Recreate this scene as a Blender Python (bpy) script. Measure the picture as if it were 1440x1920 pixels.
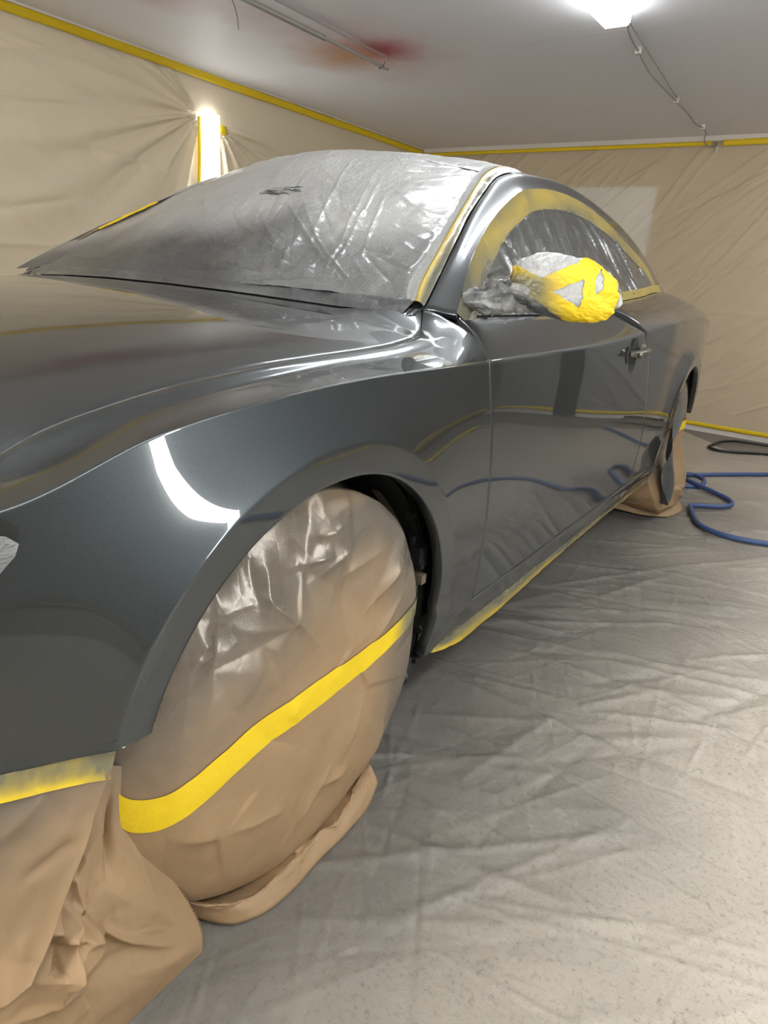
import bpy, math, random
import numpy as np
from mathutils import Matrix, Vector

for o in list(bpy.data.objects):
    bpy.data.objects.remove(o)
SC = bpy.context.scene
COL = SC.collection
rng = np.random.default_rng(7)
random.seed(7)

# ------------------------------------------------------------------ camera
# car frame: x forward from the front axle, y towards the car's left, z up
CAM = np.array([0.773, 1.471, 0.979])
YAW, PITCH, ROLL = math.radians(-148.107), math.radians(-18.73), math.radians(4.603)
fw = Vector((math.cos(YAW)*math.cos(PITCH), math.sin(YAW)*math.cos(PITCH), math.sin(PITCH)))
r0 = Vector((math.sin(YAW), -math.cos(YAW), 0)); u0 = r0.cross(fw)
rt = r0*math.cos(ROLL)+u0*math.sin(ROLL); up = -r0*math.sin(ROLL)+u0*math.cos(ROLL)
cam_d = bpy.data.cameras.new('camera'); cam = bpy.data.objects.new('camera', cam_d); COL.objects.link(cam)
cam.matrix_world = Matrix(((rt.x, up.x, -fw.x, CAM[0]), (rt.y, up.y, -fw.y, CAM[1]), (rt.z, up.z, -fw.z, CAM[2]), (0, 0, 0, 1)))
cam_d.sensor_fit = 'AUTO'; cam_d.sensor_width = 36.0; cam_d.lens = 36.0*1279.45/1920.0
cam_d.clip_start = 0.05; cam_d.clip_end = 50
SC.camera = cam

# ------------------------------------------------------------------ world, light levels, exposure
w = bpy.data.worlds.new('world'); SC.world = w; w.use_nodes = True
w.node_tree.nodes['Background'].inputs[0].default_value = (0.5, 0.5, 0.5, 1)
w.node_tree.nodes['Background'].inputs[1].default_value = 0.02
SC.view_settings.view_transform = 'Standard'; SC.view_settings.look = 'None'
SC.view_settings.gamma = 1.0; SC.view_settings.use_curve_mapping = False
SC.view_settings.exposure = 1.38
LAMP_STRENGTH = 19.0      # added ceiling tube, out of view
WALL_LAMP_STRENGTH = 15.0   # upright tubes on the walls

# ------------------------------------------------------------------ room frame
PSI = math.radians(-2.8196)
D1 = np.array([-math.cos(PSI), -math.sin(PSI), 0.0]); D2 = np.array([-math.sin(PSI), math.cos(PSI), 0.0])
A0, A1, B0, B1, H = -2.7, 5.43, -2.62, 2.75, 2.20
def RW(a, b, z):
    a, b, z = np.broadcast_arrays(np.asarray(a, float), np.asarray(b, float), np.asarray(z, float))
    return a[..., None]*D1 + b[..., None]*D2 + z[..., None]*np.array([0, 0, 1.0])

# ------------------------------------------------------------------ numeric helpers
def pchip(xs, ys):
    xs = np.asarray(xs, float); ys = np.asarray(ys, float)
    if xs[0] > xs[-1]: xs, ys = xs[::-1], ys[::-1]
    h = np.diff(xs); d = np.diff(ys)/h
    m = np.zeros_like(ys)
    for i in range(1, len(xs)-1):
        if d[i-1]*d[i] > 0:
            w1 = 2*h[i]+h[i-1]; w2 = h[i]+2*h[i-1]
            m[i] = (w1+w2)/(w1/d[i-1]+w2/d[i])
    m[0], m[-1] = d[0], d[-1]
    def f(x):
        x = np.clip(np.asarray(x, float), xs[0], xs[-1])
        i = np.clip(np.searchsorted(xs, x)-1, 0, len(xs)-2)
        t = (x-xs[i])/h[i]
        return ((1+2*t)*(1-t)**2*ys[i] + t*(1-t)**2*h[i]*m[i] + t*t*(3-2*t)*ys[i+1] + t*t*(t-1)*h[i]*m[i+1])
    return f
def cubic(ts, ys):
    """Catmull-Rom through (ts, ys), smooth."""
    ts = np.asarray(ts, float); ys = np.asarray(ys, float)
    m = np.gradient(ys, ts)
    h = np.diff(ts)
    def f(x):
        x = np.clip(np.asarray(x, float), ts[0], ts[-1])
        i = np.clip(np.searchsorted(ts, x)-1, 0, len(ts)-2)
        t = (x-ts[i])/h[i]
        return ((1+2*t)*(1-t)**2*ys[i] + t*(1-t)**2*h[i]*m[i] + t*t*(3-2*t)*ys[i+1] + t*t*(t-1)*h[i]*m[i+1])
    return f
def curve3(pts, smooth=True):
    """Arc-length curve through 3D points: f(t in 0..1) -> (n,3)."""
    P = np.asarray(pts, float)
    s = np.r_[0, np.cumsum(np.linalg.norm(np.diff(P, axis=0), axis=1))]
    fs = [cubic(s, P[:, k]) for k in range(3)] if smooth else [(lambda x, k=k: np.interp(x, s, P[:, k])) for k in range(3)]
    return lambda t: np.stack([f(np.asarray(t)*s[-1]) for f in fs], -1)
def smooth01(x, a, b):
    t = np.clip((np.asarray(x, float)-a)/(b-a), 0, 1); return t*t*(3-2*t)
def vnoise(x, y, seed=0):
    R = np.random.default_rng(seed).random((64, 64))
    xi = np.floor(x).astype(int); yi = np.floor(y).astype(int)
    fx = x-xi; fy = y-yi; fx = fx*fx*(3-2*fx); fy = fy*fy*(3-2*fy)
    a = R[xi % 64, yi % 64]; b = R[(xi+1) % 64, yi % 64]; c = R[xi % 64, (yi+1) % 64]; d = R[(xi+1) % 64, (yi+1) % 64]
    return (a*(1-fx)+b*fx)*(1-fy)+(c*(1-fx)+d*fx)*fy - .5
def fbm(x, y, seed=0, octv=4):
    s = 0; a = 1.0
    for k in range(octv):
        s = s + a*vnoise(x*2**k+13.7*k, y*2**k+5.1*k, seed+k); a *= .5
    return s
def crumple(x, y, n, ext, seed=0):
    """Faceted paper: heights of random sites joined by flat facets with sharp ridges (0..1)."""
    R = np.random.default_rng(seed)
    sx = R.uniform(ext[0], ext[1], n); sy = R.uniform(ext[2], ext[3], n)
    gx = R.normal(size=n); gy = R.normal(size=n)
    sc = math.sqrt((ext[1]-ext[0])*(ext[3]-ext[2])/n)
    shp = np.shape(x); X = np.ravel(x); Y = np.ravel(y)
    d = np.hypot(X[:, None]-sx, Y[:, None]-sy)
    o = np.argsort(d, axis=1)[:, :3]
    d1 = np.take_along_axis(d, o[:, :1], 1)[:, 0]; d2 = np.take_along_axis(d, o[:, 1:2], 1)[:, 0]
    out = np.clip((d2-d1)/sc, 0, 1.0)
    return out.reshape(shp)
def facets(x, y, n, ext, seed=0):
    """Crumpled sheet: random heights joined by flat triangles (Delaunay), straight sharp creases; about -1..1."""
    from mathutils.geometry import delaunay_2d_cdt
    R = np.random.default_rng(seed)
    pts = np.c_[R.uniform(ext[0], ext[1], n), R.uniform(ext[2], ext[3], n)]
    m = .15*max(ext[1]-ext[0], ext[3]-ext[2])
    pts = np.vstack([pts, [(ext[0]-m, ext[2]-m), (ext[1]+m, ext[2]-m), (ext[0]-m, ext[3]+m), (ext[1]+m, ext[3]+m)]])
    hv = R.uniform(-1, 1, len(pts))
    vs, es, fs, *_ = delaunay_2d_cdt([Vector(p) for p in pts], [], [], 0, 1e-9, True)
    vs = np.array([tuple(v) for v in vs]); _o = _[0] if _ else None
    ids = [int(np.argmin(((pts-v)**2).sum(1))) for v in vs]
    X = np.ravel(x); Y = np.ravel(y); out = np.zeros(len(X))
    for f in fs:
        a, b, c = vs[f[0]], vs[f[1]], vs[f[2]]
        d = (b[1]-c[1])*(a[0]-c[0])+(c[0]-b[0])*(a[1]-c[1])
        if abs(d) < 1e-12: continue
        k = np.nonzero((X >= min(a[0], b[0], c[0])) & (X <= max(a[0], b[0], c[0])) & (Y >= min(a[1], b[1], c[1])) & (Y <= max(a[1], b[1], c[1])))[0]
        u = ((b[1]-c[1])*(X[k]-c[0])+(c[0]-b[0])*(Y[k]-c[1]))/d; v = ((c[1]-a[1])*(X[k]-c[0])+(a[0]-c[0])*(Y[k]-c[1]))/d
        q = (u >= -1e-9) & (v >= -1e-9) & (u+v <= 1+1e-9); k = k[q]; u = u[q]; v = v[q]
        out[k] = u*hv[ids[f[0]]]+v*hv[ids[f[1]]]+(1-u-v)*hv[ids[f[2]]]
    return out.reshape(np.shape(x))
def folds(x, y, segs, pw=1.4):
    """Sum of ridge folds; seg = (x0,y0,x1,y1,width,height)."""
    h = np.zeros(np.shape(x))
    for (xa, ya, xb, yb, wd, ht) in segs:
        dx, dy = xb-xa, yb-ya; L = math.hypot(dx, dy)+1e-9
        u = ((x-xa)*dx+(y-ya)*dy)/L; v = ((y-ya)*dx-(x-xa)*dy)/L
        m = (np.abs(v) < 4*wd) & (u > -wd*3) & (u < L+wd*3)
        t = np.clip(u/L, 0, 1)
        fade = np.sin(np.pi*np.clip(t*.94+.03, 0, 1))**.6
        h = h + np.where(m, ht*fade*np.exp(-np.abs(v/wd)**pw)*np.where((u < 0) | (u > L), np.exp(-((np.minimum(np.abs(u), np.abs(u-L)))/wd)**2), 1), 0)
    return h
def randfolds(n, ext, wr, hr, lr, angs, seed):
    R = np.random.default_rng(seed); out = []
    for k in range(n):
        x = R.uniform(ext[0], ext[1]); y = R.uniform(ext[2], ext[3])
        a = angs(x, y, R); L = R.uniform(*lr)
        out.append((x-L/2*math.cos(a), y-L/2*math.sin(a), x+L/2*math.cos(a), y+L/2*math.sin(a), R.uniform(*wr), R.uniform(*hr)*R.choice([1, 1, -1])))
    return out

# ------------------------------------------------------------------ mesh helpers
def mk(name, V, F, mat, parent=None, smooth=True, attr=None, sharp=None):
    me = bpy.data.meshes.new(name)
    V = np.asarray(V, float)
    me.from_pydata(V.tolist(), [], F.tolist() if isinstance(F, np.ndarray) else [list(f) for f in F])
    if smooth:
        me.polygons.foreach_set('use_smooth', [True]*len(me.polygons))
        if sharp:
            me.set_sharp_from_angle(angle=math.radians(sharp))
    if mat is not None: me.materials.append(mat)
    if attr is not None:
        at = me.attributes.new('spray', 'FLOAT', 'POINT'); at.data.foreach_set('value', np.asarray(attr, float).ravel())
    me.update()
    o = bpy.data.objects.new(name, me); COL.objects.link(o)
    if parent is not None: o.parent = parent
    return o
def gridF(n, m, closed=False, base=0):
    i, j = np.meshgrid(np.arange(n-1), np.arange(m if closed else m-1), indexing='ij')
    j2 = (j+1) % m
    return (np.stack([i*m+j, (i+1)*m+j, (i+1)*m+j2, i*m+j2], -1).reshape(-1, 4)+base)
def grid(P):
    n, m = P.shape[:2]
    return P.reshape(-1, 3), gridF(n, m)
def vnormals(V, F):
    V = np.asarray(V); N = np.zeros_like(V)
    F = np.asarray(F)
    fn = np.cross(V[F[:, 2]]-V[F[:, 0]], V[F[:, 3]]-V[F[:, 1]])
    for k in range(4): np.add.at(N, F[:, k], fn)
    return N/(np.linalg.norm(N, axis=1, keepdims=True)+1e-12)
def orient(V, F, d):
    N = vnormals(V, F)
    return F[:, ::-1] if (N@np.asarray(d, float)).mean() < 0 else F
def with_flange(V, F, gap=.002, bev=.0015, depth=.014):
    """Shrink the border, round it and turn it inwards, as pressed sheet metal is."""
    V = np.array(V, float); F = np.asarray(F)
    N = vnormals(V, F)
    cnt = {}
    for f in F:
        for k in range(4):
            a, b = int(f[k]), int(f[(k+1) % 4])
            if a == b: continue
            cnt[(a, b)] = 1
    bd = [(a, b) for (a, b) in cnt if (b, a) not in cnt]
    out = {}
    for a, b in bd:
        t = V[b]-V[a]; t = t/(np.linalg.norm(t)+1e-12)
        for q in (a, b): out.setdefault(q, np.zeros(3)); out[q] = out[q]+np.cross(t, N[q])
    ids = {}; newV = []; base = len(V)
    for q, d in out.items():
        d = d/(np.linalg.norm(d)+1e-12)
        V[q] = V[q]-d*gap
        e1 = V[q]+d*bev-N[q]*bev; e2 = e1-N[q]*depth
        ids[q] = base+len(newV); newV += [e1, e2]
    nf = []
    for a, b in bd:
        nf.append((b, a, ids[a], ids[b])); nf.append((ids[b], ids[a], ids[a]+1, ids[b]+1))
    return np.vstack([V, np.array(newV)]), np.vstack([F, np.array(nf)])
def panel(name, V, F, d, mat, parent, flange=True, mirror=False, **kw):
    F = orient(V, F, d)
    if flange: V, F = with_flange(V, F, **kw)
    V = np.asarray(V)
    if mirror: V = V*np.array([1, -1, 1.0]); F = F[:, ::-1]
    return mk(name, V, F, mat, parent)
def boxV(c, s):
    c = np.asarray(c, float); s = np.asarray(s, float)/2
    V = np.array([[x, y, z] for x in (-1, 1) for y in (-1, 1) for z in (-1, 1)])*s+c
    F = np.array([[0, 1, 3, 2], [4, 6, 7, 5], [0, 4, 5, 1], [2, 3, 7, 6], [0, 2, 6, 4], [1, 5, 7, 3]])
    return V, F
def rbox(a0, a1, b0, b1, z0, z1):
    V = np.array([RW(a, b, z) for a in (a0, a1) for b in (b0, b1) for z in (z0, z1)])
    F = np.array([[0, 1, 3, 2], [4, 6, 7, 5], [0, 4, 5, 1], [2, 3, 7, 6], [0, 2, 6, 4], [1, 5, 7, 3]])
    return V, orient_box(V, F)
def orient_box(V, F):
    c = V.mean(0); out = []
    for f in F:
        n = np.cross(V[f[1]]-V[f[0]], V[f[2]]-V[f[1]])
        out.append(f if n@(V[f].mean(0)-c) > 0 else f[::-1])
    return np.array(out)
def tubeVF(pts, r, n=10, caps=True):
    P = np.asarray(pts, float); rr = np.broadcast_to(np.asarray(r, float), (len(P),))
    T = np.gradient(P, axis=0); T /= np.linalg.norm(T, axis=1, keepdims=True)+1e-12
    ref = np.array([0, 0, 1.0]) if abs(T[0, 2]) < .9 else np.array([1.0, 0, 0])
    V = []
    u = np.cross(T[0], ref); u /= np.linalg.norm(u)
    for i in range(len(P)):
        u = u-T[i]*(u@T[i]); u /= np.linalg.norm(u)+1e-12; v = np.cross(T[i], u)
        for k in range(n):
            a = 2*math.pi*k/n; V.append(P[i]+rr[i]*(math.cos(a)*u+math.sin(a)*v))
    F = gridF(len(P), n, closed=True).tolist()
    F = [f[::-1] for f in F]
    if caps:
        F.append(list(range(n))); F.append([(len(P)-1)*n+k for k in range(n)][::-1])
    return np.array(V), F
def merge(*parts):
    V = []; F = []; b = 0
    for v, f in parts:
        V.append(np.asarray(v)); F += [[int(q)+b for q in ff] for ff in f]; b += len(v)
    return np.vstack(V), F
def empty(name, loc=(0, 0, 0)):
    o = bpy.data.objects.new(name, None); COL.objects.link(o); o.location = loc; o.empty_display_size = .1
    return o
def tag(o, label, cat, group=None):
    o['label'] = label; o['category'] = cat
    if group: o['group'] = group
    return o
def struct(o): o['kind'] = 'structure'; return o
def solidify(o, t, off=-1):
    m = o.modifiers.new('thickness', 'SOLIDIFY'); m.thickness = t; m.offset = off
    return o

# ------------------------------------------------------------------ materials
def lin(r, g, b):
    f = lambda c: (c/255/12.92) if c/255 <= .04045 else ((c/255+.055)/1.055)**2.4
    return (f(r), f(g), f(b), 1)
class M:
    def __init__(s, name):
        s.m = bpy.data.materials.new(name); s.m.use_nodes = True; s.nt = s.m.node_tree; s.N = s.nt.nodes; s.L = s.nt.links
        s.p = s.N['Principled BSDF']; s.out = s.N['Material Output']
    def node(s, t, **kw):
        n = s.N.new(t)
        for k, v in kw.items(): setattr(n, k, v)
        return n
    def set(s, **kw):
        names = dict(base='Base Color', rough='Roughness', metal='Metallic', spec='Specular IOR Level', coat='Coat Weight', coatr='Coat Roughness',
                     alpha='Alpha', emis='Emission Color', emis_s='Emission Strength', sheen='Sheen Weight', trans='Transmission Weight', ior='IOR')
        for k, v in kw.items(): s.p.inputs[names[k]].default_value = v
        return s
    def link(s, a, b): s.L.new(a, b)
    def coords(s, scale=(1, 1, 1)):
        tc = s.node('ShaderNodeTexCoord'); mp = s.node('ShaderNodeMapping'); mp.inputs['Scale'].default_value = scale
        s.link(tc.outputs['Object'], mp.inputs['Vector']); return mp.outputs['Vector']
    def noise(s, scale, detail=4, rough=.55, vec=None, dist=0):
        n = s.node('ShaderNodeTexNoise'); n.inputs['Scale'].default_value = scale; n.inputs['Detail'].default_value = detail
        n.inputs['Roughness'].default_value = rough; n.inputs['Distortion'].default_value = dist
        if vec is not None: s.link(vec, n.inputs['Vector'])
        return n.outputs['Fac']
    def voro(s, scale, vec=None, feature='DISTANCE_TO_EDGE'):
        n = s.node('ShaderNodeTexVoronoi', feature=feature); n.inputs['Scale'].default_value = scale
        if vec is not None: s.link(vec, n.inputs['Vector'])
        return n.outputs['Distance']
    def ramp(s, fac, stops):
        n = s.node('ShaderNodeValToRGB'); s.link(fac, n.inputs['Fac']); e = n.color_ramp.elements
        while len(e) < len(stops): e.new(.5)
        for k, (p, c) in enumerate(stops): e[k].position = p; e[k].color = c if len(c) == 4 else (*c, 1)
        return n.outputs['Color']
    def mix(s, fac, a, b):
        n = s.node('ShaderNodeMix', data_type='RGBA')
        for sock, v in ((n.inputs[0], fac), (n.inputs[6], a), (n.inputs[7], b)):
            if isinstance(v, (int, float)): sock.default_value = v
            elif isinstance(v, tuple): sock.default_value = v
            else: s.link(v, sock)
        return n.outputs[2]
    def math(s, op, a, b=0.0, clamp=False):
        n = s.node('ShaderNodeMath', operation=op, use_clamp=clamp)
        for sock, v in ((n.inputs[0], a), (n.inputs[1], b)):
            if isinstance(v, (int, float)): sock.default_value = v
            else: s.link(v, sock)
        return n.outputs[0]
    def bump(s, h, strength=.3, dist=.01, chain=None):
        n = s.node('ShaderNodeBump'); n.inputs['Strength'].default_value = strength; n.inputs['Distance'].default_value = dist
        s.link(h, n.inputs['Height'])
        if chain is not None: s.link(chain, n.inputs['Normal'])
        s.link(n.outputs['Normal'], s.p.inputs['Normal']); return n.outputs['Normal']
    def attr(s, name='spray'):
        n = s.node('ShaderNodeAttribute'); n.attribute_name = name; return n.outputs['Fac']
    def see_through(s, fac):
        t = s.node('ShaderNodeBsdfTransparent'); mx = s.node('ShaderNodeMixShader')
        if isinstance(fac, (int, float)): mx.inputs[0].default_value = fac
        else: s.link(fac, mx.inputs[0])
        s.link(s.p.outputs[0], mx.inputs[1]); s.link(t.outputs[0], mx.inputs[2]); s.link(mx.outputs[0], s.out.inputs[0]); return s

def simple(name, c, rough=.5, metal=0, **kw):
    m = M(name); m.set(base=c, rough=rough, metal=metal, **kw); return m.m

def m_paint():
    m = M('graphite_metallic_paint')
    fl = m.noise(1500, 1, .5, m.coords())
    m.link(m.ramp(fl, [(.3, (.034, .041, .044)), (.7, (.054, .063, .067))]), m.p.inputs['Base Color'])
    m.set(metal=.85, rough=.40, coat=1.0, coatr=.012)
    m.p.inputs['Coat IOR'].default_value = 1.62
    return m.m
def m_kraft():
    m = M('kraft_paper'); v = m.coords()
    base = m.mix(m.noise(9, 5, .6, v), lin(147, 120, 89), lin(166, 138, 104))
    base = m.mix(m.math('MULTIPLY', m.noise(160, 3, .7, v), .35), base, lin(150, 120, 86))
    sp = m.attr()
    nz = m.noise(7, 4, .6, v)
    w_ = m.math('MULTIPLY', m.math('MULTIPLY', sp, m.math('SUBTRACT', 1.15, sp)), 3.0)
    f = m.math('ADD', m.math('MULTIPLY', sp, .92), m.math('MULTIPLY', w_, m.math('SUBTRACT', nz, .5)), clamp=True)
    m.link(m.mix(f, base, lin(114, 108, 99)), m.p.inputs['Base Color'])
    m.link(m.math('SUBTRACT', .62, m.math('MULTIPLY', f, .40)), m.p.inputs['Roughness'])
    m.link(m.math('MULTIPLY', f, .35), m.p.inputs['Metallic'])
    b1 = m.bump(m.noise(300, 2, .5, v), .08, .002)
    vo = m.voro(16, v); m.bump(m.math('MINIMUM', vo, .25), .12, .02, b1)
    m.set(spec=.4); return m.m
def m_tape(name='yellow_masking_tape'):
    m = M(name); v = m.coords()
    sp = m.attr(); nz = m.noise(9, 3, .6, v)
    f = m.math('MULTIPLY', m.math('ADD', m.math('MULTIPLY', nz, .5), .72), sp, clamp=True)
    y = m.mix(m.noise(40, 3, .6, v), lin(228, 192, 12), lin(238, 205, 30))
    m.link(m.mix(f, y, lin(104, 103, 88)), m.p.inputs['Base Color'])
    m.link(m.math('SUBTRACT', .55, m.math('MULTIPLY', f, .3)), m.p.inputs['Roughness'])
    m.bump(m.noise(60, 3, .6, v), .25, .004); return m.m
def m_greyfilm():
    """Clear masking film greyed over by paint mist, crinkled."""
    m = M('oversprayed_film'); v = m.coords()
    sp = m.attr(); nz = m.noise(5, 4, .6, v)
    f = m.math('ADD', sp, m.math('MULTIPLY', m.math('SUBTRACT', nz, .5), .5), clamp=True)
    m.link(m.mix(f, lin(208, 208, 206), lin(84, 85, 86)), m.p.inputs['Base Color'])
    m.set(rough=.36, metal=.1, spec=.5, coat=.45, coatr=.16)
    wv = m.coords((3, 14, 10))
    n1 = m.noise(3.2, 6, .62, wv, 1.5)
    r1 = m.math('ABSOLUTE', m.math('SUBTRACT', n1, .5))
    b1 = m.bump(r1, .7, .03)
    n2 = m.noise(26, 5, .65, v, 2.0); r2 = m.math('ABSOLUTE', m.math('SUBTRACT', n2, .5))
    m.bump(r2, .6, .012, b1)
    return m.m
def m_clearfilm():
    m = M('clear_masking_film'); v = m.coords()
    sp = m.attr()
    m.link(m.mix(sp, lin(120, 120, 118), lin(70, 71, 72)), m.p.inputs['Base Color'])
    m.set(rough=.16, spec=.6, coat=.6, coatr=.08, metal=.2)
    n2 = m.noise(22, 5, .62, m.coords((1, 1, .35)), 1.5); r2 = m.math('ABSOLUTE', m.math('SUBTRACT', n2, .5))
    m.bump(r2, .6, .02)
    m.see_through(m.math('SUBTRACT', .38, m.math('MULTIPLY', sp, .3)))
    return m.m
def m_wallfilm(name, c1, c2, tr=.3):
    m = M(name); v = m.coords()
    m.link(m.mix(m.noise(1.3, 4, .6, v), c1, c2), m.p.inputs['Base Color'])
    m.set(rough=.38, spec=.35)
    n = m.noise(5, 5, .6, m.coords((1, 1, .6)), 1.2)
    m.bump(m.math('ABSOLUTE', m.math('SUBTRACT', n, .5)), .22, .03)
    return m.see_through(tr).m
def m_floorfilm():
    m = M('dusty_floor_film'); v = m.coords()
    a = m.noise(2.2, 5, .62, v); b = m.noise(95, 8, .8, v)
    base = m.mix(a, lin(160, 151, 138), lin(188, 178, 163))
    base = m.mix(m.ramp(b, [(.36, (.8, .8, .8)), (.47, (0, 0, 0))]), base, lin(124, 117, 107))
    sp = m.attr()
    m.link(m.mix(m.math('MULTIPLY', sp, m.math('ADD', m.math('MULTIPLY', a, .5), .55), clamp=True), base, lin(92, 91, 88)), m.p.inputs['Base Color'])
    m.set(rough=.34, spec=.5)
    n = m.noise(11, 7, .68, v, .4); r = m.math('ABSOLUTE', m.math('SUBTRACT', n, .5))
    b1 = m.bump(r, .38, .02)
    m.bump(m.noise(90, 4, .7, v), .3, .004, b1)
    return m.m
def m_ceiling():
    m = M('ceiling_paint'); v = m.coords()
    base = m.mix(m.noise(.9, 4, .6, v), lin(231, 230, 235), lin(238, 237, 241))
    def blob(c, r, sq):
        # soft round overspray stain at a fixed place on the ceiling
        tc = m.node('ShaderNodeTexCoord'); s = m.node('ShaderNodeVectorMath', operation='SUBTRACT'); s.inputs[1].default_value = tuple(c)
        m.link(tc.outputs['Object'], s.inputs[0])
        k = m.node('ShaderNodeVectorMath', operation='MULTIPLY'); k.inputs[1].default_value = sq; m.link(s.outputs[0], k.inputs[0])
        ln = m.node('ShaderNodeVectorMath', operation='LENGTH'); m.link(k.outputs[0], ln.inputs[0])
        d = m.math('DIVIDE', ln.outputs['Value'], r)
        d = m.math('ADD', d, m.math('MULTIPLY', m.math('SUBTRACT', m.noise(3.5, 3, .6, v), .5), .7))
        f = m.math('SUBTRACT', 1.0, d, clamp=True)
        return m.math('POWER', f, 1.3)
    base = m.mix(m.math('MULTIPLY', blob(RW(2.80, -1.30, H), .62, (.8, 1, 1)), .55), base, lin(190, 120, 130))
    base = m.mix(m.math('MULTIPLY', blob(RW(2.86, -1.50, H), .46, (1.2, 1, 1)), .8), base, lin(196, 140, 78))
    base = m.mix(m.math('MULTIPLY', blob(RW(2.84, -1.18, H), .26, (1, 1, 1)), .9), base, lin(172, 40, 62))
    base = m.mix(m.math('MULTIPLY', blob(RW(1.15, -1.55, H), .95, (.75, 1.5, 1)), .8), base, lin(172, 62, 84))
    m.link(base, m.p.inputs['Base Color']); m.set(rough=.55, spec=.3)
    m.bump(m.noise(1.5, 3, .5, v), .1, .02); return m.m
def m_lamp(name, s):
    m = M(name); m.set(base=(.9, .9, .9, 1), emis=(.925, .965, .985, 1), emis_s=s); return m.m

PAINT = m_paint(); KRAFT = m_kraft(); TAPE = m_tape(); GREYFILM = m_greyfilm(); CLEARFILM = m_clearfilm()
WALLFILM = m_wallfilm('beige_wall_film', lin(232, 216, 186), lin(239, 225, 198), .22)
BACKFILM = m_wallfilm('beige_back_film', lin(232, 214, 188), lin(239, 225, 202), .60)
GREYWALL = m_wallfilm('added_grey_film', lin(148, 146, 143), lin(158, 156, 152), .1); FLOORFILM = m_floorfilm(); CEIL = m_ceiling()  # GREYWALL: film added out of view, greyed to dull paint reflections
DIMLAMP = m_lamp('dim_tube_diffuser', 3.2); SIDELAMP = m_lamp('side_tube_diffuser', 9.0)
LAMP = m_lamp('tube_light_diffuser', LAMP_STRENGTH); WLAMP = m_lamp('upright_tube_diffuser', WALL_LAMP_STRENGTH)
WALL = simple('wall_plaster', lin(208, 187, 156), .8); CONCRETE = simple('concrete', lin(128, 120, 110), .85)
WHITE = simple('white_trim', lin(222, 214, 204), .6); BLACK = simple('black_plastic', (.012, .012, .012, 1), .45)
DARK = simple('dark_liner', (.02, .02, .019, 1), .7); RUBBER = simple('tyre_rubber', (.02, .02, .02, 1), .75)
GLASS = simple('dark_window_glass', (.012, .013, .014, 1), .08); STEEL = simple('dull_steel', lin(150, 146, 138), .35, .8)
OLDPRIMER = simple('dusty_bare_metal', lin(112, 100, 82), .7); GREYPLASTIC = simple('grey_conduit', lin(150, 144, 138), .5)
CABLE = simple('grey_cable', lin(150, 145, 140), .5); BLUE = simple('blue_rubber_hose', lin(62, 84, 130), .42)
INK = simple('dark_print', (.05, .05, .05, 1), .5); HOUSING = simple('lamp_housing', lin(225, 224, 220), .5)

# ------------------------------------------------------------------ the room shell
def slab(name, a0, a1, b0, b1, z0, z1, mat):
    V, F = rbox(a0, a1, b0, b1, z0, z1); return struct(mk(name, V, F, mat, smooth=False))
slab('floor', A0-.1, A1+.1, B0-.1, B1+.1, -.12, -.012, CONCRETE)
slab('ceiling', A0-.1, 3.048, B0-.1, B1+.1, H, H+.1, CEIL)
slab('ceiling', 3.054, A1+.1, B0-.1, B1+.1, H+.001, H+.1, CEIL)
slab('ceiling', 3.046, 3.056, B0-.1, B1+.1, H+.006, H+.1, WHITE)
slab('wall_left', A0-.1, A1+.1, B0-.14, B0-.03, -.1, H+.1, WALL)
slab('wall_right', A0-.1, A1+.1, B1+.03, B1+.14, -.1, H+.1, WALL)
slab('wall_back', A1+.03, A1+.14, B0-.1, B1+.1, -.1, H+.1, WALL)
slab('wall_front', A0-.14, A0-.03, B0-.1, B1+.1, -.1, H+.1, WALL)
slab('baseboard_back', A1-.012, A1+.03, B0, B1, -.012, .034, WHITE)
slab('trim_1', A1-.02, A1+.03, B0, B1, H-.036, H, WHITE)
slab('trim_2', A0, A1, B0-.03, B0+.02, H-.012, H, WHITE)
# pale board on the back wall, seen through the film
slab('trim_3', A1+.008, A1+.03, -1.42, -.335, 1.10, 1.855, simple('pale_board', lin(246, 248, 246), .5))

dr = struct(mk('added_dark_slab', *rbox(A1-.05, A1+.02, 1.98, 2.18, 0, 1.95), simple('dark_slab_paint', lin(52, 52, 54), .5), smooth=False))  # unseen dark slab, added for the car door paint to reflect

# ------------------------------------------------------------------ masking film on the walls
def wallsheet(name, kind, mat, segs, extra=None, n=(420, 170), hole=None, span=None):
    """kind: 'left'/'right' (runs along a) or 'back'/'front' (runs along b)."""
    if kind in ('left', 'right'): u0, u1 = A0+.02, A1-.02
    else: u0, u1 = B0+.02, B1-.02
    if span: u0, u1 = span
    U, Z = np.meshgrid(np.linspace(u0, u1, n[0]), np.linspace(.03, H-.03, n[1]), indexing='ij')
    h = folds(U, Z, segs)+.010*fbm(U*.9, Z*.9, 3)+.004*fbm(U*3, Z*3, 9)
    if extra is not None: h = h+extra(U, Z)
    edge = smooth01(Z, .03, .12)*smooth01(H-.03-Z, 0, .08); h = .004+np.maximum(h*edge+.006, -.002)
    if kind == 'left': P = RW(U, B0+h, Z)
    elif kind == 'right': P = RW(U, B1-h, Z)
    elif kind == 'back': P = RW(A1-h, U, Z)
    else: P = RW(A0+h, U, Z)
    V, F = grid(P)
    d = {'left': D2, 'right': -D2, 'back': -D1, 'front': D1}[kind]
    F = orient(V, F, d)
    if hole:
        c = np.stack([U.ravel(), Z.ravel()], -1)[F].mean(1)
        F = F[~((c[:, 0] > hole[0]) & (c[:, 0] < hole[1]) & (c[:, 1] > hole[2]) & (c[:, 1] < hole[3]))]
    return mk(name, V, F, mat)
LX0, LX1, LZ0, LZ1 = 2.715, 2.845, .45, 1.945      # the upright tube on the left wall
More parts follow.
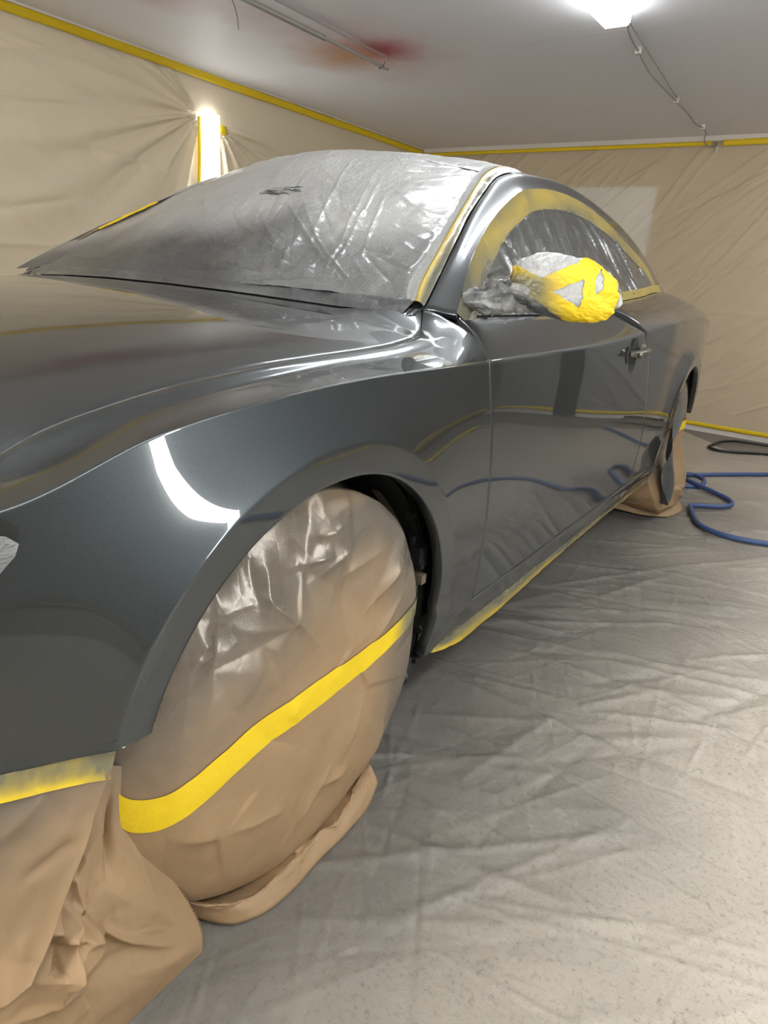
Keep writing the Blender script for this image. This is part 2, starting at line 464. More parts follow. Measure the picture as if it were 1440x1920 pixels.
def pleats(U, Z):
    h = 0
    for (ca, cz, amp, lo, hi, reach, fr) in ((LX0-.02, 1.93, .034, math.radians(125), math.radians(275), .80, 19), (LX1+.03, 1.88, .028, math.radians(265), math.radians(360), .55, 19)):
        dx, dz = U-ca, Z-cz; rr = np.hypot(dx, dz)+1e-6; th = np.mod(np.arctan2(dz, dx), 2*math.pi)
        win = smooth01(th, lo, lo+.25)*smooth01(hi-th, 0, .25) if hi < 6.2 else smooth01(th, lo, lo+.25)
        rip = np.sin(th*fr+1.2*np.sin(th*5.3)+.8*vnoise(th*6, th*0+.5, 4))
        h = h+amp*win*np.exp(-(rr/reach)**1.5)*smooth01(rr, .0, .10)*rip
    return h
Rf = np.random.default_rng(21)
lf = [(2.68, 1.95, .2, 2.13, .014, .010), (2.66, 1.93, .3, 1.60, .016, .010), (1.9, 2.1, .5, 1.72, .03, .012), (1.2, 2.05, 2.2, 1.82, .02, .008), (3.0, 1.9, 4.4, 1.70, .02, .008), (3.1, 1.95, 5.2, 1.95, .02, .007)]
lf += randfolds(80, (A0, A1, .1, 2.1), (.010, .026), (.004, .011), (.5, 1.7), lambda x, y, R: R.normal(-.12, .35), 5)
f = tag(wallsheet('masking_film', 'left', WALLFILM, lf, pleats, (760, 210), (LX0-.005, LX1+.005, LZ0, LZ1)), 'beige plastic film covering the long wall behind the car, pleated around the upright tube light', 'plastic sheet')
bf = randfolds(130, (B0, B1, .1, 2.15), (.007, .018), (.009, .022), (.6, 2.2), lambda x, y, R: R.normal(math.radians(42), .12), 8)
bf += randfolds(50, (B0, B1, .1, 2.15), (.006, .015), (.004, .010), (.3, 1.0), lambda x, y, R: R.normal(math.radians(48), .35), 9)
tag(wallsheet('masking_film', 'back', GREYWALL, bf, None, (120, 90), None, (1.27, B1-.02)), 'unseen grey plastic film added on the end wall next to the dark slab', 'plastic sheet')  # invented grey stretch, out of view, for neutral reflections in the door
tag(wallsheet('masking_film', 'back', BACKFILM, bf, None, (380, 190), None, (B0+.02, 1.30)), 'beige plastic film with diagonal creases covering the end wall behind the car boot', 'plastic sheet')
rf_ = randfolds(50, (A0, A1, .1, 2.1), (.012, .03), (.002, .007), (.5, 1.7), lambda x, y, R: R.normal(1.2, .5), 15)
tag(wallsheet('masking_film', 'right', GREYWALL, rf_, None, (300, 90)), 'unseen grey plastic film added on the wall facing the car doors', 'plastic sheet')  # added unseen sheet, keeps the side reflections dim and neutral
tag(wallsheet('masking_film', 'front', WALLFILM, [], None, (120, 60)), 'beige plastic film on the wall ahead of the car bonnet', 'plastic sheet')

# ------------------------------------------------------------------ yellow tape runs
def tapestrip(name, kind, u0, u1, z0, z1, off=.014, n=160, wob=.005, seed=1, parent=None):
    u = np.linspace(u0, u1, n); R = np.random.default_rng(seed)
    c = fbm(u*1.3, u*0+seed, seed)*wob
    rows = []
    for k, q in enumerate(np.linspace(0, 1, 4)):
        z = z0+(z1-z0)*q+c+(.003*vnoise(u*9, u*0+k, seed+3))
        d = off+.003*np.sin(q*math.pi)+.002*vnoise(u*14, u*0+q*3, seed+5)
        rows.append({'left': RW(u, B0+d, z), 'back': RW(A1-d, u, z), 'right': RW(u, B1-d, z)}[kind])
    V, F = grid(np.stack(rows)); F = orient(V, F, {'left': D2, 'back': -D1, 'right': -D2}[kind])
    return solidify(mk(name, V, F, TAPE, parent), .0015)
tag(tapestrip('masking_tape', 'left', A0+.05, A1-.03, H-.062, H-.014, .022), 'yellow masking tape along the ceiling edge of the long wall', 'tape')
t = tag(tapestrip('masking_tape', 'back', B0+.03, .03, H-.068, H-.038, .024, seed=4), 'yellow masking tape under the white trim at the top of the end wall', 'tape')
t2 = tag(tapestrip('masking_tape', 'back', .10, B1-.03, H-.075, H-.033, .026, seed=6), 'wrinkled yellow masking tape right of the cable entry on the end wall', 'tape')
tag(tapestrip('masking_tape', 'back', B0+.03, B1-.03, .030, .064, .020, seed=9), 'yellow masking tape along the foot of the end wall above the white skirting', 'tape')
tag(tapestrip('masking_tape', 'right', 1.6, A1-.03, .03, .09, .020, seed=12), 'yellow masking tape along the foot of the wall facing the doors', 'tape')
u = np.linspace(1.9, 4.5, 160); P = np.stack([RW(u, B1-.36+q*.06+.012*fbm(u*1.5, u*0, 3), .010+.003*fbm(u*8, u*0+q, 5)) for q in (0, .5, 1)]); V, F = grid(P)
tag(solidify(mk('masking_tape', V, orient(V, F, (0, 0, 1)), TAPE), .0015), 'yellow masking tape holding the edge of the floor film beside the bare floor', 'tape')
tag(tapestrip('masking_tape', 'right', A0+.05, A1-.03, H-.07, H-.02, .020, seed=13), 'yellow masking tape along the ceiling edge of the wall facing the doors', 'tape')

# ------------------------------------------------------------------ tube lights
def tube_light(name, org, along, out, side, length, width, depth, lampmat, label, body=.03):
    """org: one end on the surface; along/out/side unit vectors."""
    org, along, out, side = map(lambda q: np.asarray(q, float), (org, along, out, side))
    root = empty(name, org)
    def prism(prof, l0, l1):
        n = len(prof)
        V = np.array([along*l+side*p[0]+out*p[1] for l in (l0, l1) for p in prof])
        F = [[k, (k+1) % n, n+(k+1) % n, n+k] for k in range(n)]+[list(range(n))[::-1], [n+k for k in range(n)]]
        c = V.mean(0)
        G = []
        for f in F:
            nn = np.cross(V[f[1]]-V[f[0]], V[f[2]]-V[f[1]]); G.append(f if nn@(V[f].mean(0)-c) > 0 else f[::-1])
        return V, G
    w2 = width/2
    mk('housing', *prism([(-w2*.8, .002), (w2*.8, .002), (w2*.9, body), (-w2*.9, body)], 0.01, length-.01), HOUSING, root, smooth=False)
    mk('diffuser', *prism([(-w2, body), (-w2, body+depth*.7), (-w2*.84, body+depth), (w2*.84, body+depth), (w2, body+depth*.7), (w2, body)], 0, length), lampmat, root, smooth=False)
    return tag(root, label, 'light', 'fluorescent tube lights')
Zm = np.array([0, 0, -1.0])
tube_light('ceiling_light', RW(1.27, .155, H), D1, Zm, D2, 1.50, .12, .042, SIDELAMP, 'white tube light on the ceiling with a grey cable at its end')
tube_light('ceiling_light', RW(-2.62, .155, H), D1, Zm, D2, 1.40, .11, .055, LAMP, 'unseen white tube light added on the ceiling ahead of the bonnet')  # extra tube out of view, put in to light the room
tube_light('ceiling_light', RW(-.6, 2.2, H), D1, Zm, D2, 1.50, .11, .055, SIDELAMP, 'white tube light on the ceiling beside the front wheel')
tube_light('ceiling_light', RW(2.2, 2.2, H), D1, Zm, D2, 1.50, .11, .055, SIDELAMP, 'unseen white tube light added on the ceiling beside the car door')  # unseen tube, added to spread the light more evenly
tube_light('ceiling_light', RW(-2.4, 2.2, H), D1, Zm, D2, 1.50, .11, .055, SIDELAMP, 'unseen white tube light added on the ceiling off the front bumper corner')  # invented tube outside the view, raises the ambient light
tube_light('ceiling_light', RW(3.7, 2.2, H), D1, Zm, D2, 1.30, .11, .055, SIDELAMP, 'unseen white tube light added on the ceiling near the end wall')  # another added fill tube, never in view
tube_light('wall_light', RW(A0-.015, .6, .45), (0, 0, 1), D1, D2, 1.5, .16, .05, WLAMP, 'unseen upright white tube light added on the wall ahead of the bonnet')  # added unseen fill from the front, for the paper and far walls
tube_light('wall_light', RW(.5*(LX0+LX1), B0-.015, LZ0), (0, 0, 1), D2, D1, LZ1-LZ0, LX1-LX0, .05, DIMLAMP, 'upright white tube light on the film covered wall beyond the windscreen')
tube_light('wall_light', RW(.66, B1+.015, .28), (0, 0, 1), -D2, D1, 1.5, .10, .05, WLAMP, 'upright white tube light on the wall facing the front wing')
# tape holding the film beside the upright light
u = np.linspace(0, 1, 40)
z = LZ0+(LZ1-.03-LZ0)*u
P = np.stack([RW(LX0-.012-.012*np.sin(u*3.1)-q*.022, B0+.035-.01*q+.004*np.sin(u*17), z) for q in (0, .5, 1)])
V, F = grid(P); F = orient(V, F, D2)
tag(solidify(mk('masking_tape', V, F, TAPE), .0015), 'narrow yellow tape running down the left edge of the upright wall light', 'tape')
P = np.stack([RW(np.linspace(LX1+.004, LX1+.085, 6), B0+.03+.004*np.sin(np.arange(6)), zz) for zz in np.linspace(1.845, 1.90, 4)])
V, F = grid(P); F = orient(V, F, D2)
tag(solidify(mk('masking_tape', V, F, TAPE), .0015), 'short yellow tape tab at the top right corner of the upright wall light', 'tape')

# ------------------------------------------------------------------ pipes and cables on the ceiling
def tube_obj(name, pts, r, mat, parent=None, n=10, smooth_pts=0):
    if smooth_pts: pts = curve3(pts)(np.linspace(0, 1, smooth_pts))
    V, F = tubeVF(pts, r, n); return mk(name, V, F, mat, parent, sharp=50)
c = empty('conduit', RW(2.96, -1.28, H-.05)); tag(c, 'grey conduit pipe under the ceiling ending beside the red paint stain', 'pipe')
Lc = np.array(c.location)
tube_obj('pipe', RW(np.linspace(.2, 3.0, 12), -1.28, H-.052)-Lc, .0085, GREYPLASTIC, c)
tube_obj('sleeve', RW(np.linspace(.2, 2.45, 10), -1.295, H-.045)-Lc, .014, GREYPLASTIC, c)
tube_obj('wire', RW(np.linspace(.2, 2.93, 12), -1.245, H-.012)-Lc, .004, CABLE, c, 6)
for k, a in enumerate((1.2, 2.93)):
    tube_obj('bracket', np.array([RW(a, -1.25, H), RW(a, -1.25, H-.03), RW(a, -1.265, H-.06), RW(a, -1.29, H-.065), RW(a, -1.295, H-.05)])-Lc, .004, STEEL, c, 6)
l = tag(tube_obj('loose_wire', RW(np.array([1.6, 1.85, 2.0, 2.10]), np.array([-1.28, -1.36, -1.47, -1.57]), np.array([H, H-.03, H-.06, H-.075])), .0035, CABLE, None, 6, 30), 'short loose dark wire hanging from the ceiling near the conduit', 'wire')
cb = empty('light_cable', RW(2.77, .17, H)); tag(cb, 'grey cable clipped to the ceiling from the tube light to the end wall', 'cable')
Lc = np.array(cb.location)
a_ = np.array([2.74, 2.80, 2.95, 3.30, 3.55, 3.8, 4.1, 4.29, 4.6, 4.9, 5.05, 5.15, 5.30, 5.36, 5.385, 5.39])
b_ = np.array([.20, .19, .145, .087, .075, .065, .045, .03, .035, .02, .027, .03, -.01, -.005, .02, .065])
z_ = np.array([-.07, -.04, -.028, -.02, -.045, -.045, -.03, -.02, -.03, -.03, -.02, -.03, -.05, -.07, -.085, -.085])
tube_obj('cable', RW(a_, b_, H+z_)-Lc, .0048, CABLE, cb, 8, 120)
tube_obj('thin_wire', RW(np.linspace(2.8, 4.3, 8), np.linspace(.165, .035, 8), H-.008)-Lc, .003, CABLE, cb, 6)
for a, b in ((3.30, .087), (4.29, .03), (5.05, .027)):
    V, F = rbox(a-.015, a+.015, b-.014, b+.014, H-.03, H); V = V-Lc; mk('clip', V, F, WHITE, cb, smooth=False)
    tube_obj('nail', np.array([RW(a+.01, b+.012, H), RW(a+.012, b+.018, H-.05)])-Lc, .003, STEEL, cb, 6)
V, F = tubeVF(np.array([RW(5.405, .045, H-.06), RW(5.385, .045, H-.06)]), .017, 14); mk('connector', V-Lc, F, STEEL, cb, sharp=40)
tube_obj('wire_tail', RW(np.array([5.39, 5.385, 5.38]), np.array([.06, .075, .07]), np.array([H-.085, H-.10, H-.125]))-Lc, .006, WHITE, cb, 8)

# ------------------------------------------------------------------ floor film
edge_b = np.array([B0, .1, .36, .52, .66, .80, 1.0, 1.2, B1]); edge_a = np.array([5.38, 5.36, 5.17, 4.98, 4.80, 4.70, 4.78, 4.72, 4.6])
Bv = np.r_[np.linspace(B0+.03, .50, 70)[:-1], np.linspace(.50, 2.05, 310)[:-1], np.linspace(2.05, B1-.30, 24)]; T = np.r_[np.linspace(0, .26, 50)[:-1], np.linspace(.26, .66, 620)[:-1], np.linspace(.66, 1, 240)]
ea = np.interp(Bv, edge_b, edge_a)+.03*vnoise(Bv*9, Bv*0, 2)
Aa = (A0+.05)+T[:, None]*(ea[None]-(A0+.05)); Bb = np.broadcast_to(Bv, Aa.shape)
def ang_floor(x, y, R):
    return R.normal(math.radians(105) if y > 1.35 else math.radians(60), .45) if R.random() < .75 else R.uniform(0, math.pi)
ff = randfolds(260, (-1.2, 4.5, .6, 2.6), (.004, .010), (.0008, .003), (.15, .9), ang_floor, 31)
ff += randfolds(80, (.0, 3.4, .7, 1.5), (.010, .022), (.003, .008), (.25, .8), lambda x, y, R: R.normal(math.radians(50), .35), 33)
ff += randfolds(60, (2.6, 5.2, .5, 2.6), (.010, .02), (.004, .009), (.3, 1.0), lambda x, y, R: R.normal(math.radians(95), .2), 35)
Rr = np.random.default_rng(77)
for t in Rr.uniform(.1, 3.0, 16):
    d0, d1_ = Rr.uniform(.1, .4), Rr.uniform(.5, 1.0); ff.append((.05+d0*math.cos(t), .95+d0*math.sin(t), .05+d1_*math.cos(t+Rr.normal(0, .12)), .95+d1_*math.sin(t), Rr.uniform(.004, .009), Rr.uniform(.0015, .0035)))
fine = randfolds(620, (-.6, 2.6, .75, 2.1), (.0022, .0045), (.0008, .0025), (.12, .7), lambda x, y, R: R.choice([R.normal(math.radians(150), .16), R.normal(math.radians(150), .25), R.normal(math.radians(100), .3), R.normal(math.radians(20), .4)]), 37)
ff += fine
hz =   .0016*facets(Aa, Bb, 900, (-.8, 3.2, .5, 2.4), 19)*smooth01(Aa, -.8, -.6)*smooth01(3.2-Aa, 0, .2)
hz = hz+folds(Aa, Bb, ff)+.004*fbm(Aa*2.2, Bb*2.2, 11)+.0016*fbm(Aa*11, Bb*11, 12)
hz = np.maximum(hz, -.006)
P = RW(Aa, Bb, hz-.001)
xw = P[..., 0]; yw_ = P[..., 1]
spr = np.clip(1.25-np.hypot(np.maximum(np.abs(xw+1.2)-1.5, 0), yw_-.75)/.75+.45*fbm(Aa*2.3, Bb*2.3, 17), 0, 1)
V, F = grid(P); F = orient(V, F, (0, 0, 1))
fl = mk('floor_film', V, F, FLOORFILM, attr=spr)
tag(fl, 'wrinkled dusty plastic film laid over the floor around the car', 'plastic sheet')

# ------------------------------------------------------------------ the car
car = empty('car', (0, 0, 0)); tag(car, 'graphite grey two door coupe with fresh glossy paint', 'car')
WB = -2.751; ZC, RA = .347, .357                     # wheel arches
yc = pchip([.88, .75, .60, .46, .30, .10, -.10, -.5, -1, -2, -2.4, -2.75, -3.1, -3.45, -3.7, -3.82], [.45, .68, .81, .869, .8905, .9025, .909, .911, .9115, .911, .910, .905, .885, .835, .74, .60])
zc = pchip([.88, .75, .60, .46, .30, .10, -.10, -.35, -.7, -1.2, -1.65, -2.17, -2.75, -3.3, -3.82], [.69, .715, .735, .755, .807, .833, .844, .846, .848, .855, .876, .905, .922, .905, .87])
prof = pchip([0, .06, .18, .36, .6, .82, 1.0], [-.020, -.012, -.008, .002, .007, .005, 0])
proff = pchip([0, .06, .18, .36, .6, .82, .93, 1.0], [-.020, -.012, -.004, .008, .010, .007, .003, 0])
def flare(x, z, cx, A):
    dx, dz = x-cx, z-ZC; d = np.hypot(dx, dz)-RA; th = np.arctan2(dz, dx)
    if cx == 0: k = .35+.65*smooth01(th, math.radians(150), math.radians(70)) if False else 1-.62*smooth01(th, math.radians(75), math.radians(130))
    else: k = 1-.3*smooth01(th, math.radians(60), math.radians(20))
    dd = np.maximum(d, -.02)
    outer = np.exp(-np.maximum(dd-.05, 0)/.065)
    inner = 1-.22*np.clip((.05-dd)/.05, 0, 1.3)
    return A*k*np.where(dd > .05, outer, inner)*smooth01(z, .15, .42)
def ylow(x, z):
    x = np.asarray(x, float); z = np.asarray(z, float)
    q = np.clip((z-.235)/(zc(x)-.235), 0, 1)
    wf = smooth01(x, -.55, -.25)
    y = yc(x)+prof(q)*(1-wf)+proff(q)*wf
    y = y+flare(x, z, 0.0, .016)*smooth01(x, -.56, -.45)+flare(x, z, WB, .016)*smooth01(-x, 1.9, 2.15)
    return y
def side(x, z): return np.stack([x, ylow(x, z), z], -1)
xdf = pchip([.20, .334, .414, .594, .711, .80, .842], [-.556, -.553, -.55, -.524, -.503, -.480, -.467])     # door front line, by height
xdr = pchip([.20, .371, .458, .609, .772, .849, .87], [-1.975, -1.967, -1.957, -1.902, -1.809, -1.715, -1.69])
def resample(P, n):
    P = np.asarray(P, float); s = np.r_[0, np.cumsum(np.linalg.norm(np.diff(P, axis=0), axis=1))]
    t = np.linspace(0, s[-1], n); return np.stack([np.interp(t, s, P[:, k]) for k in range(P.shape[1])], -1)
def arc(cx, t0, t1, n, r=RA):
    t = np.radians(np.linspace(t0, t1, n)); return np.stack([cx+r*np.cos(t), ZC+r*np.sin(t)], -1)

# gap between bonnet and wing, from the nose back to the foot of the windscreen pillar
GAP = [(.80, .47, .690), (.70, .60, .709), (.60, .685, .728), (.50, .737, .7515), (.4048, .7633, .7756), (.3715, .7705, .7930), (.3315, .7752, .8058), (.2849, .7778, .8163), (.2108, .781, .8300), (.126, .7846, .8415), (.0275, .788, .8510), (-.0967, .7874, .8572), (-.2523, .7837, .8634), (-.3247, .7820, .8678), (-.3633, .7803, .8720), (-.401, .7755, .8773), (-.4372, .7630, .8822), (-.4672, .7510, .8896), (-.4963, .735, .9012), (-.5175, .722, .9138), (-.5331, .712, .9262)]
gap = curve3(GAP)

def front_fender(mirror=False):
    zb = .458
    # inner boundary: bumper edge, then the wheel arch, then the short upright below it
    n1, n2, n3, n4 = 34, 90, 56, 22
    xe = math.sqrt(max(RA**2-(zb-ZC)**2, 0))
    th0 = math.degrees(math.atan2(zb-ZC, xe))
    I = [np.stack([np.linspace(.86, xe, n1), np.interp(np.linspace(.86, xe, n1), [.339, .374, .438, .493, .552, .86], [.458, .457, .471, .480, .4835, .486])], -1), arc(0, th0, 90, n2)[1:], arc(0, 90, 150, n3)[1:], np.vstack([arc(0, 150, 193, n4-3)[1:], [(-.352, .252), (-.354, .243), (-.355, .235)]])]
    xs1 = np.linspace(.86, .64, n1)
    O1 = np.stack([xs1, np.linspace(.60, 1, n1)*zc(xs1)], -1); O1[0] = (.86, .60); O1 = np.stack([np.linspace(.86, .66, n1), np.r_[np.linspace(.60, float(zc(.82)), 8), zc(np.linspace(.815, .66, n1-8))]], -1)
    x2 = np.linspace(.66, .0, n2)[1:]; x3 = np.linspace(0, -.467, n3)[1:]
    zz = np.linspace(.842, .235, len(I[3]))
    O = [O1, np.stack([x2, zc(x2)], -1), np.stack([x3, zc(x3)], -1), np.stack([xdf(zz), zz], -1)]
    O[3] = resample(np.vstack([O[2][-1:], O[3]]), len(I[3])+1)[1:]
    I = np.vstack(I); O = np.vstack(O)
    nI = len(I)
    # band of constant width around the lip
    r = np.hypot(I[:, 0], I[:, 1]-ZC)[:, None]; nrm = np.stack([I[:, 0], I[:, 1]-ZC], -1)/r
    fb = np.clip(np.arange(nI)/(n1-1), 0, 1); nb = np.stack([.951*fb, 1-.69*fb**4], -1); nrm = np.where((np.arange(nI) < n1-1)[:, None], nb, nrm)
    nrm[I[:, 0] < -.345] = (-1, 0.0)
    rows = [I+nrm*q for q in (0, .006, .02, .036, .046, .0495, .053, .060)]
    base = rows[-1]
    ts = np.linspace(0, 1, 46)[1:]**1.12
    rows += [base*(1-t)+O*t for t in ts]
    G = np.stack(rows); Pl = side(G[..., 0], G[..., 1])
    Pl[-1, :, 1] = np.where(np.arange(nI) < n1-1, Pl[-1, :, 1], Pl[-1, :, 1])
    nr = len(Pl); V = Pl.reshape(-1, 3); F = [gridF(nr, nI)]
    # upper part from the crease to the bonnet gap
    c0, c1 = n1-1, n1-1+n2-1+n3-1
    cols = np.arange(c0, c1+1); m = len(cols)
    L = Pl[-1, cols]; xl = L[:, 0]
    tt = np.linspace(0, 1, 400); gp = gap(tt); tstart = 0
    # match by x along most of the length, then run on to the pillar foot
    q = np.linspace(0, 1, m); xt = q
    s = (xl-xl[0])/(xl[-1]-xl[0]); U = gap(np.interp(-(.60+(-.5331-.60)*s), -gp[:, 0], tt))
    mid = (L+U)/2+np.array([0, .0005, .0010]); end = np.array([-.520, .825, .902])
    k = smooth01(s, .80, 1.0)[:, None]; mid = mid*(1-k)+(end+(L-L[-1])*.5+(U-U[-1])*.5)*k
    nv = 44; v = np.linspace(0, 1, nv)[1:]
    vv = np.linspace(0, 1, 400); gg = np.cumsum(1+13*np.exp(-((vv-.80)/.095)**2)); gg = gg/gg[-1]; rollz = np.interp(v, vv, gg)-v
    up_ = np.stack([2*(t-.5)*(t-1)*L+4*t*(1-t)*mid+2*t*(t-.5)*U for t in v])
    up_[..., 2] += rollz[:, None]*(U-L)[None, :, 2]*(1-.85*smooth01(s, .70, .93))[None]
    base_i = len(V); V = np.vstack([V, up_.reshape(-1, 3)])
    first = np.array([(nr-1)*nI+c for c in cols]); idx = np.vstack([first, base_i+np.arange((nv-1)*m).reshape(nv-1, m)])
    a = idx[:-1, :-1].ravel(); b = idx[1:, :-1].ravel(); c = idx[1:, 1:].ravel(); d = idx[:-1, 1:].ravel()
    F.append(np.stack([a, b, c, d], -1)); F = np.vstack(F)
    return panel('front_fender', V, F, (0, 1, .2), PAINT, car, mirror=mirror, gap=.0018, depth=.02)
front_fender(); front_fender(True)

# bonnet
crz = pchip([.80, .60, .46, .29, .035, -.21, -.37, -.5, -.60], [.70, .756, .800, .845, .878, .897, .907, .919, .928])
cnz = pchip([.95, .70, .5, .3, .1, -.1, -.3, -.47], [.72, .80, .842, .872, .898, .915, .927, .933])
def bonnet():
    t = np.linspace(0, 1, 130); g = gap(t)
    v = np.r_[np.linspace(1, .775, 14), .760, np.linspace(.745, -.745, 60), -.760, np.linspace(-.775, -1, 14)]
    P = np.zeros((len(t), len(v), 3))
    for i in range(len(t)):
        x0, yg, zg = g[i]
        a = np.abs(v); bow = .11*smooth01(-x0, -.2, .55)+.13*smooth01(x0, .45, .80)
        x = x0+bow*(1-a**2)
        cz = crz(x); cn = cnz(x)
        rear = 0.0
        ze = zg+(cz-zg)*np.clip((1-a)/.24, 0, 1)+.004*np.sin(np.pi*np.clip((1-a)/.24, 0, 1))
        zi = cz+(cn-cz)*(1-(a/.760)**2.2)
        P[i, :, 0] = x; P[i, :, 1] = v*yg; P[i, :, 2] = np.where(a > .760, ze, zi)
        P[i, :, 2] = P[i, :, 2]*(1-rear*.0)
    V, F = grid(P); return panel('bonnet', V, F, (0, 0, 1), PAINT, car, gap=.0018, depth=.02)
bonnet()
def hood_z(x, y):
    x0 = np.array(x, float)
    for _ in range(12):
        q = np.interp(-x0, -gap(np.linspace(0, 1, 300))[:, 0], np.linspace(0, 1, 300)); yg = gap(q)[:, 1]; a = np.clip(np.abs(y)/yg, 0, 1)
        x0 = x-(.11*smooth01(-x0, -.2, .55)+.13*smooth01(x0, .45, .80))*(1-a**2)
    zg = gap(q)[:, 2]; cz = crz(x); cn = cnz(x)
    return np.where(a > .76, zg+(cz-zg)*np.clip((1-a)/.24, 0, 1), cz+(cn-cz)*(1-(a/.76)**2.2))
# nose between the two wings
def nose():
    z = np.linspace(.20, .69, 14); v = np.linspace(-1, 1, 40)
    P = np.zeros((14, 40, 3))
    for i, zz in enumerate(z):
        P[i, :, 0] = .86+.06*(1-v**2)-.02*((zz-.45)/.25)**2; P[i, :, 1] = v*.50; P[i, :, 2] = zz
    V, F = grid(P); return panel('front_bumper', V, F, (1, 0, 0), PAINT, car)
nose()
V, F = boxV((.925, 0, .50), (.02, .62, .22)); mk('grille', V, F, BLACK, car, smooth=False)

# doors: below and above the crease; top edge is the window line
belt = curve3([(-.56, .78, .919), (-.803, .79, .921), (-1.231, .790, .931), (-1.62, .790, .9636), (-1.90, .780, .980), (-2.1, .772, .993), (-2.44, .752, 1.0175), (-2.62, .752, 1.02), (-2.9, .75, 1.0), (-3.3, .70, .965), (-3.76, .58, .93)])
_t = np.linspace(0, 1, 600); _b = belt(_t)
def belt_x(x): return belt(np.interp(-np.asarray(x), -_b[:, 0], _t))
def upper(L, U, bul, n):
    mid = (L+U)/2+bul; v = np.linspace(0, 1, n)
    return np.stack([2*(t-.5)*(t-1)*L+4*t*(1-t)*mid+2*t*(t-.5)*U for t in v])
def door(mirror=False):
    nz, nx, nu = 64, 110, 20
    zs = np.linspace(.300, 1, nz)
    u = np.linspace(0, 1, nx)
    G = np.zeros((nz, nx, 2))
    xl0, xl1 = -.467, -1.70
    xt = xl0+(xl1-xl0)*u; ztop = zc(xt)
    for i in range(nz):
        q = i/(nz-1); z = .300+(ztop-.300)*q
        xa = xdf(z[0]); xb = xdr(z[-1])
        x = xa+(xb-xa)*u; z = .300+(zc(x)-.300)*q
        G[i, :, 0] = x; G[i, :, 1] = z
    Pl = side(G[..., 0], G[..., 1])
    L = Pl[-1]; U = belt_x(-.56+(-1.50+.56)*u)
    Pu = upper(L, U, np.array([0, .006, .005]), nu)[1:]
    P = np.concatenate([Pl, Pu]); V, F = grid(P)
    return panel('door', V, F, (0, 1, 0), PAINT, car, mirror=mirror, gap=.0018, depth=.02)
door(); door(True)
def rocker(mirror=False):
    x = np.linspace(-.362, -2.388, 90)
    rows = []
    for z in (.212, .222, .235, .245, .26, .275, .288, .297):
        y = ylow(x, np.full_like(x, max(z, .235)))-(.05 if z < .215 else .016 if z < .225 else 0)
        rows.append(np.stack([x, y, np.full_like(x, z)], -1))
    V, F = grid(np.stack(rows)); return panel('rocker_panel', V, F, (0, 1, 0), PAINT, car, mirror=mirror, gap=.001, depth=.01)
rocker(); rocker(True)
def quarter(mirror=False):
    n1, n2, n3, n4 = 24, 70, 60, 20
    zend = .44; tl = -18.0; tr = 180-math.degrees(math.asin((zend-ZC)/RA))
    I = [np.array([[WB+RA*math.cos(math.radians(tl)), .300-(.300-.237)*0+(-.0)+.0*q] for q in range(1)]), ]
    a1 = math.degrees(math.asin((.300-ZC)/RA))
    A = arc(WB, a1, 90, n2); Bq = arc(WB, 90, tr, n3)[1:]
    Cq = np.stack([np.linspace(Bq[-1, 0], -3.80, n4)[1:], np.full(n4-1, zend)], -1)
    I = np.vstack([A, Bq, Cq])
    # outer: door rear line, then the crease
    zz = np.linspace(.300, float(zc(-1.70)), 40)
    d = np.stack([xdr(zz), zz], -1)
    nd = 26
    d = resample(d, nd)
    xs = np.linspace(-1.70, -2.75, n2-nd+1)[1:]; o2 = np.stack([xs, zc(xs)], -1)
    xs3 = np.linspace(-2.75, -3.5, n3)[1:]; o3 = np.stack([xs3, zc(xs3)], -1)
    xs4 = np.linspace(-3.5, -3.80, n4)[1:]; o4 = np.stack([xs4, zc(xs4)], -1)
    O = np.vstack([d, o2, o3, o4]); nI = len(I)
    r = np.hypot(I[:, 0]-WB, I[:, 1]-ZC)[:, None]; nrm = np.stack([I[:, 0]-WB, I[:, 1]-ZC], -1)/r
    k = smooth01(np.arange(nI), nI-n4-6, nI-n4+6)[:, None]; nrm = nrm*(1-k)+k*np.array([0, 1.0])
    rows = [I+nrm*q for q in (0, .006, .02, .036, .046, .0495, .053, .060)]
    base = rows[-1]; rows += [base*(1-t)+O*t for t in np.linspace(0, 1, 40)[1:]]
    G = np.stack(rows); Pl = side(G[..., 0], G[..., 1])
    nr = len(Pl); V = Pl.reshape(-1, 3); F = [gridF(nr, nI)]
    cols = np.arange(nd-1, nI); m = len(cols); L = Pl[-1, cols]
    s = np.linspace(0, 1, m); s = (L[:, 0]-L[0, 0])/(L[-1, 0]-L[0, 0])
    U = belt_x(-1.50+(-3.74+1.50)*s)
    nv = 24; upg = upper(L, U, np.array([0, .016, .012]), nv)[1:]
    bi = len(V); V = np.vstack([V, upg.reshape(-1, 3)])
    first = np.array([(nr-1)*nI+c for c in cols]); idx = np.vstack([first, bi+np.arange((nv-1)*m).reshape(nv-1, m)])
    F.append(np.stack([idx[:-1, :-1].ravel(), idx[1:, :-1].ravel(), idx[1:, 1:].ravel(), idx[:-1, 1:].ravel()], -1))
    return panel('rear_fender', V, np.vstack(F), (0, 1, 0), PAINT, car, mirror=mirror, gap=.0018, depth=.02)
quarter(); quarter(True)
# tail
z = np.linspace(.25, .93, 12); v = np.linspace(-1, 1, 30)
P = np.zeros((12, 30, 3))
for i, zz in enumerate(z): P[i, :, 0] = -3.79-.09*(1-v**2); P[i, :, 1] = v*.60; P[i, :, 2] = zz
V, F = grid(P); panel('rear_bumper', V, F, (-1, 0, 0), PAINT, car)

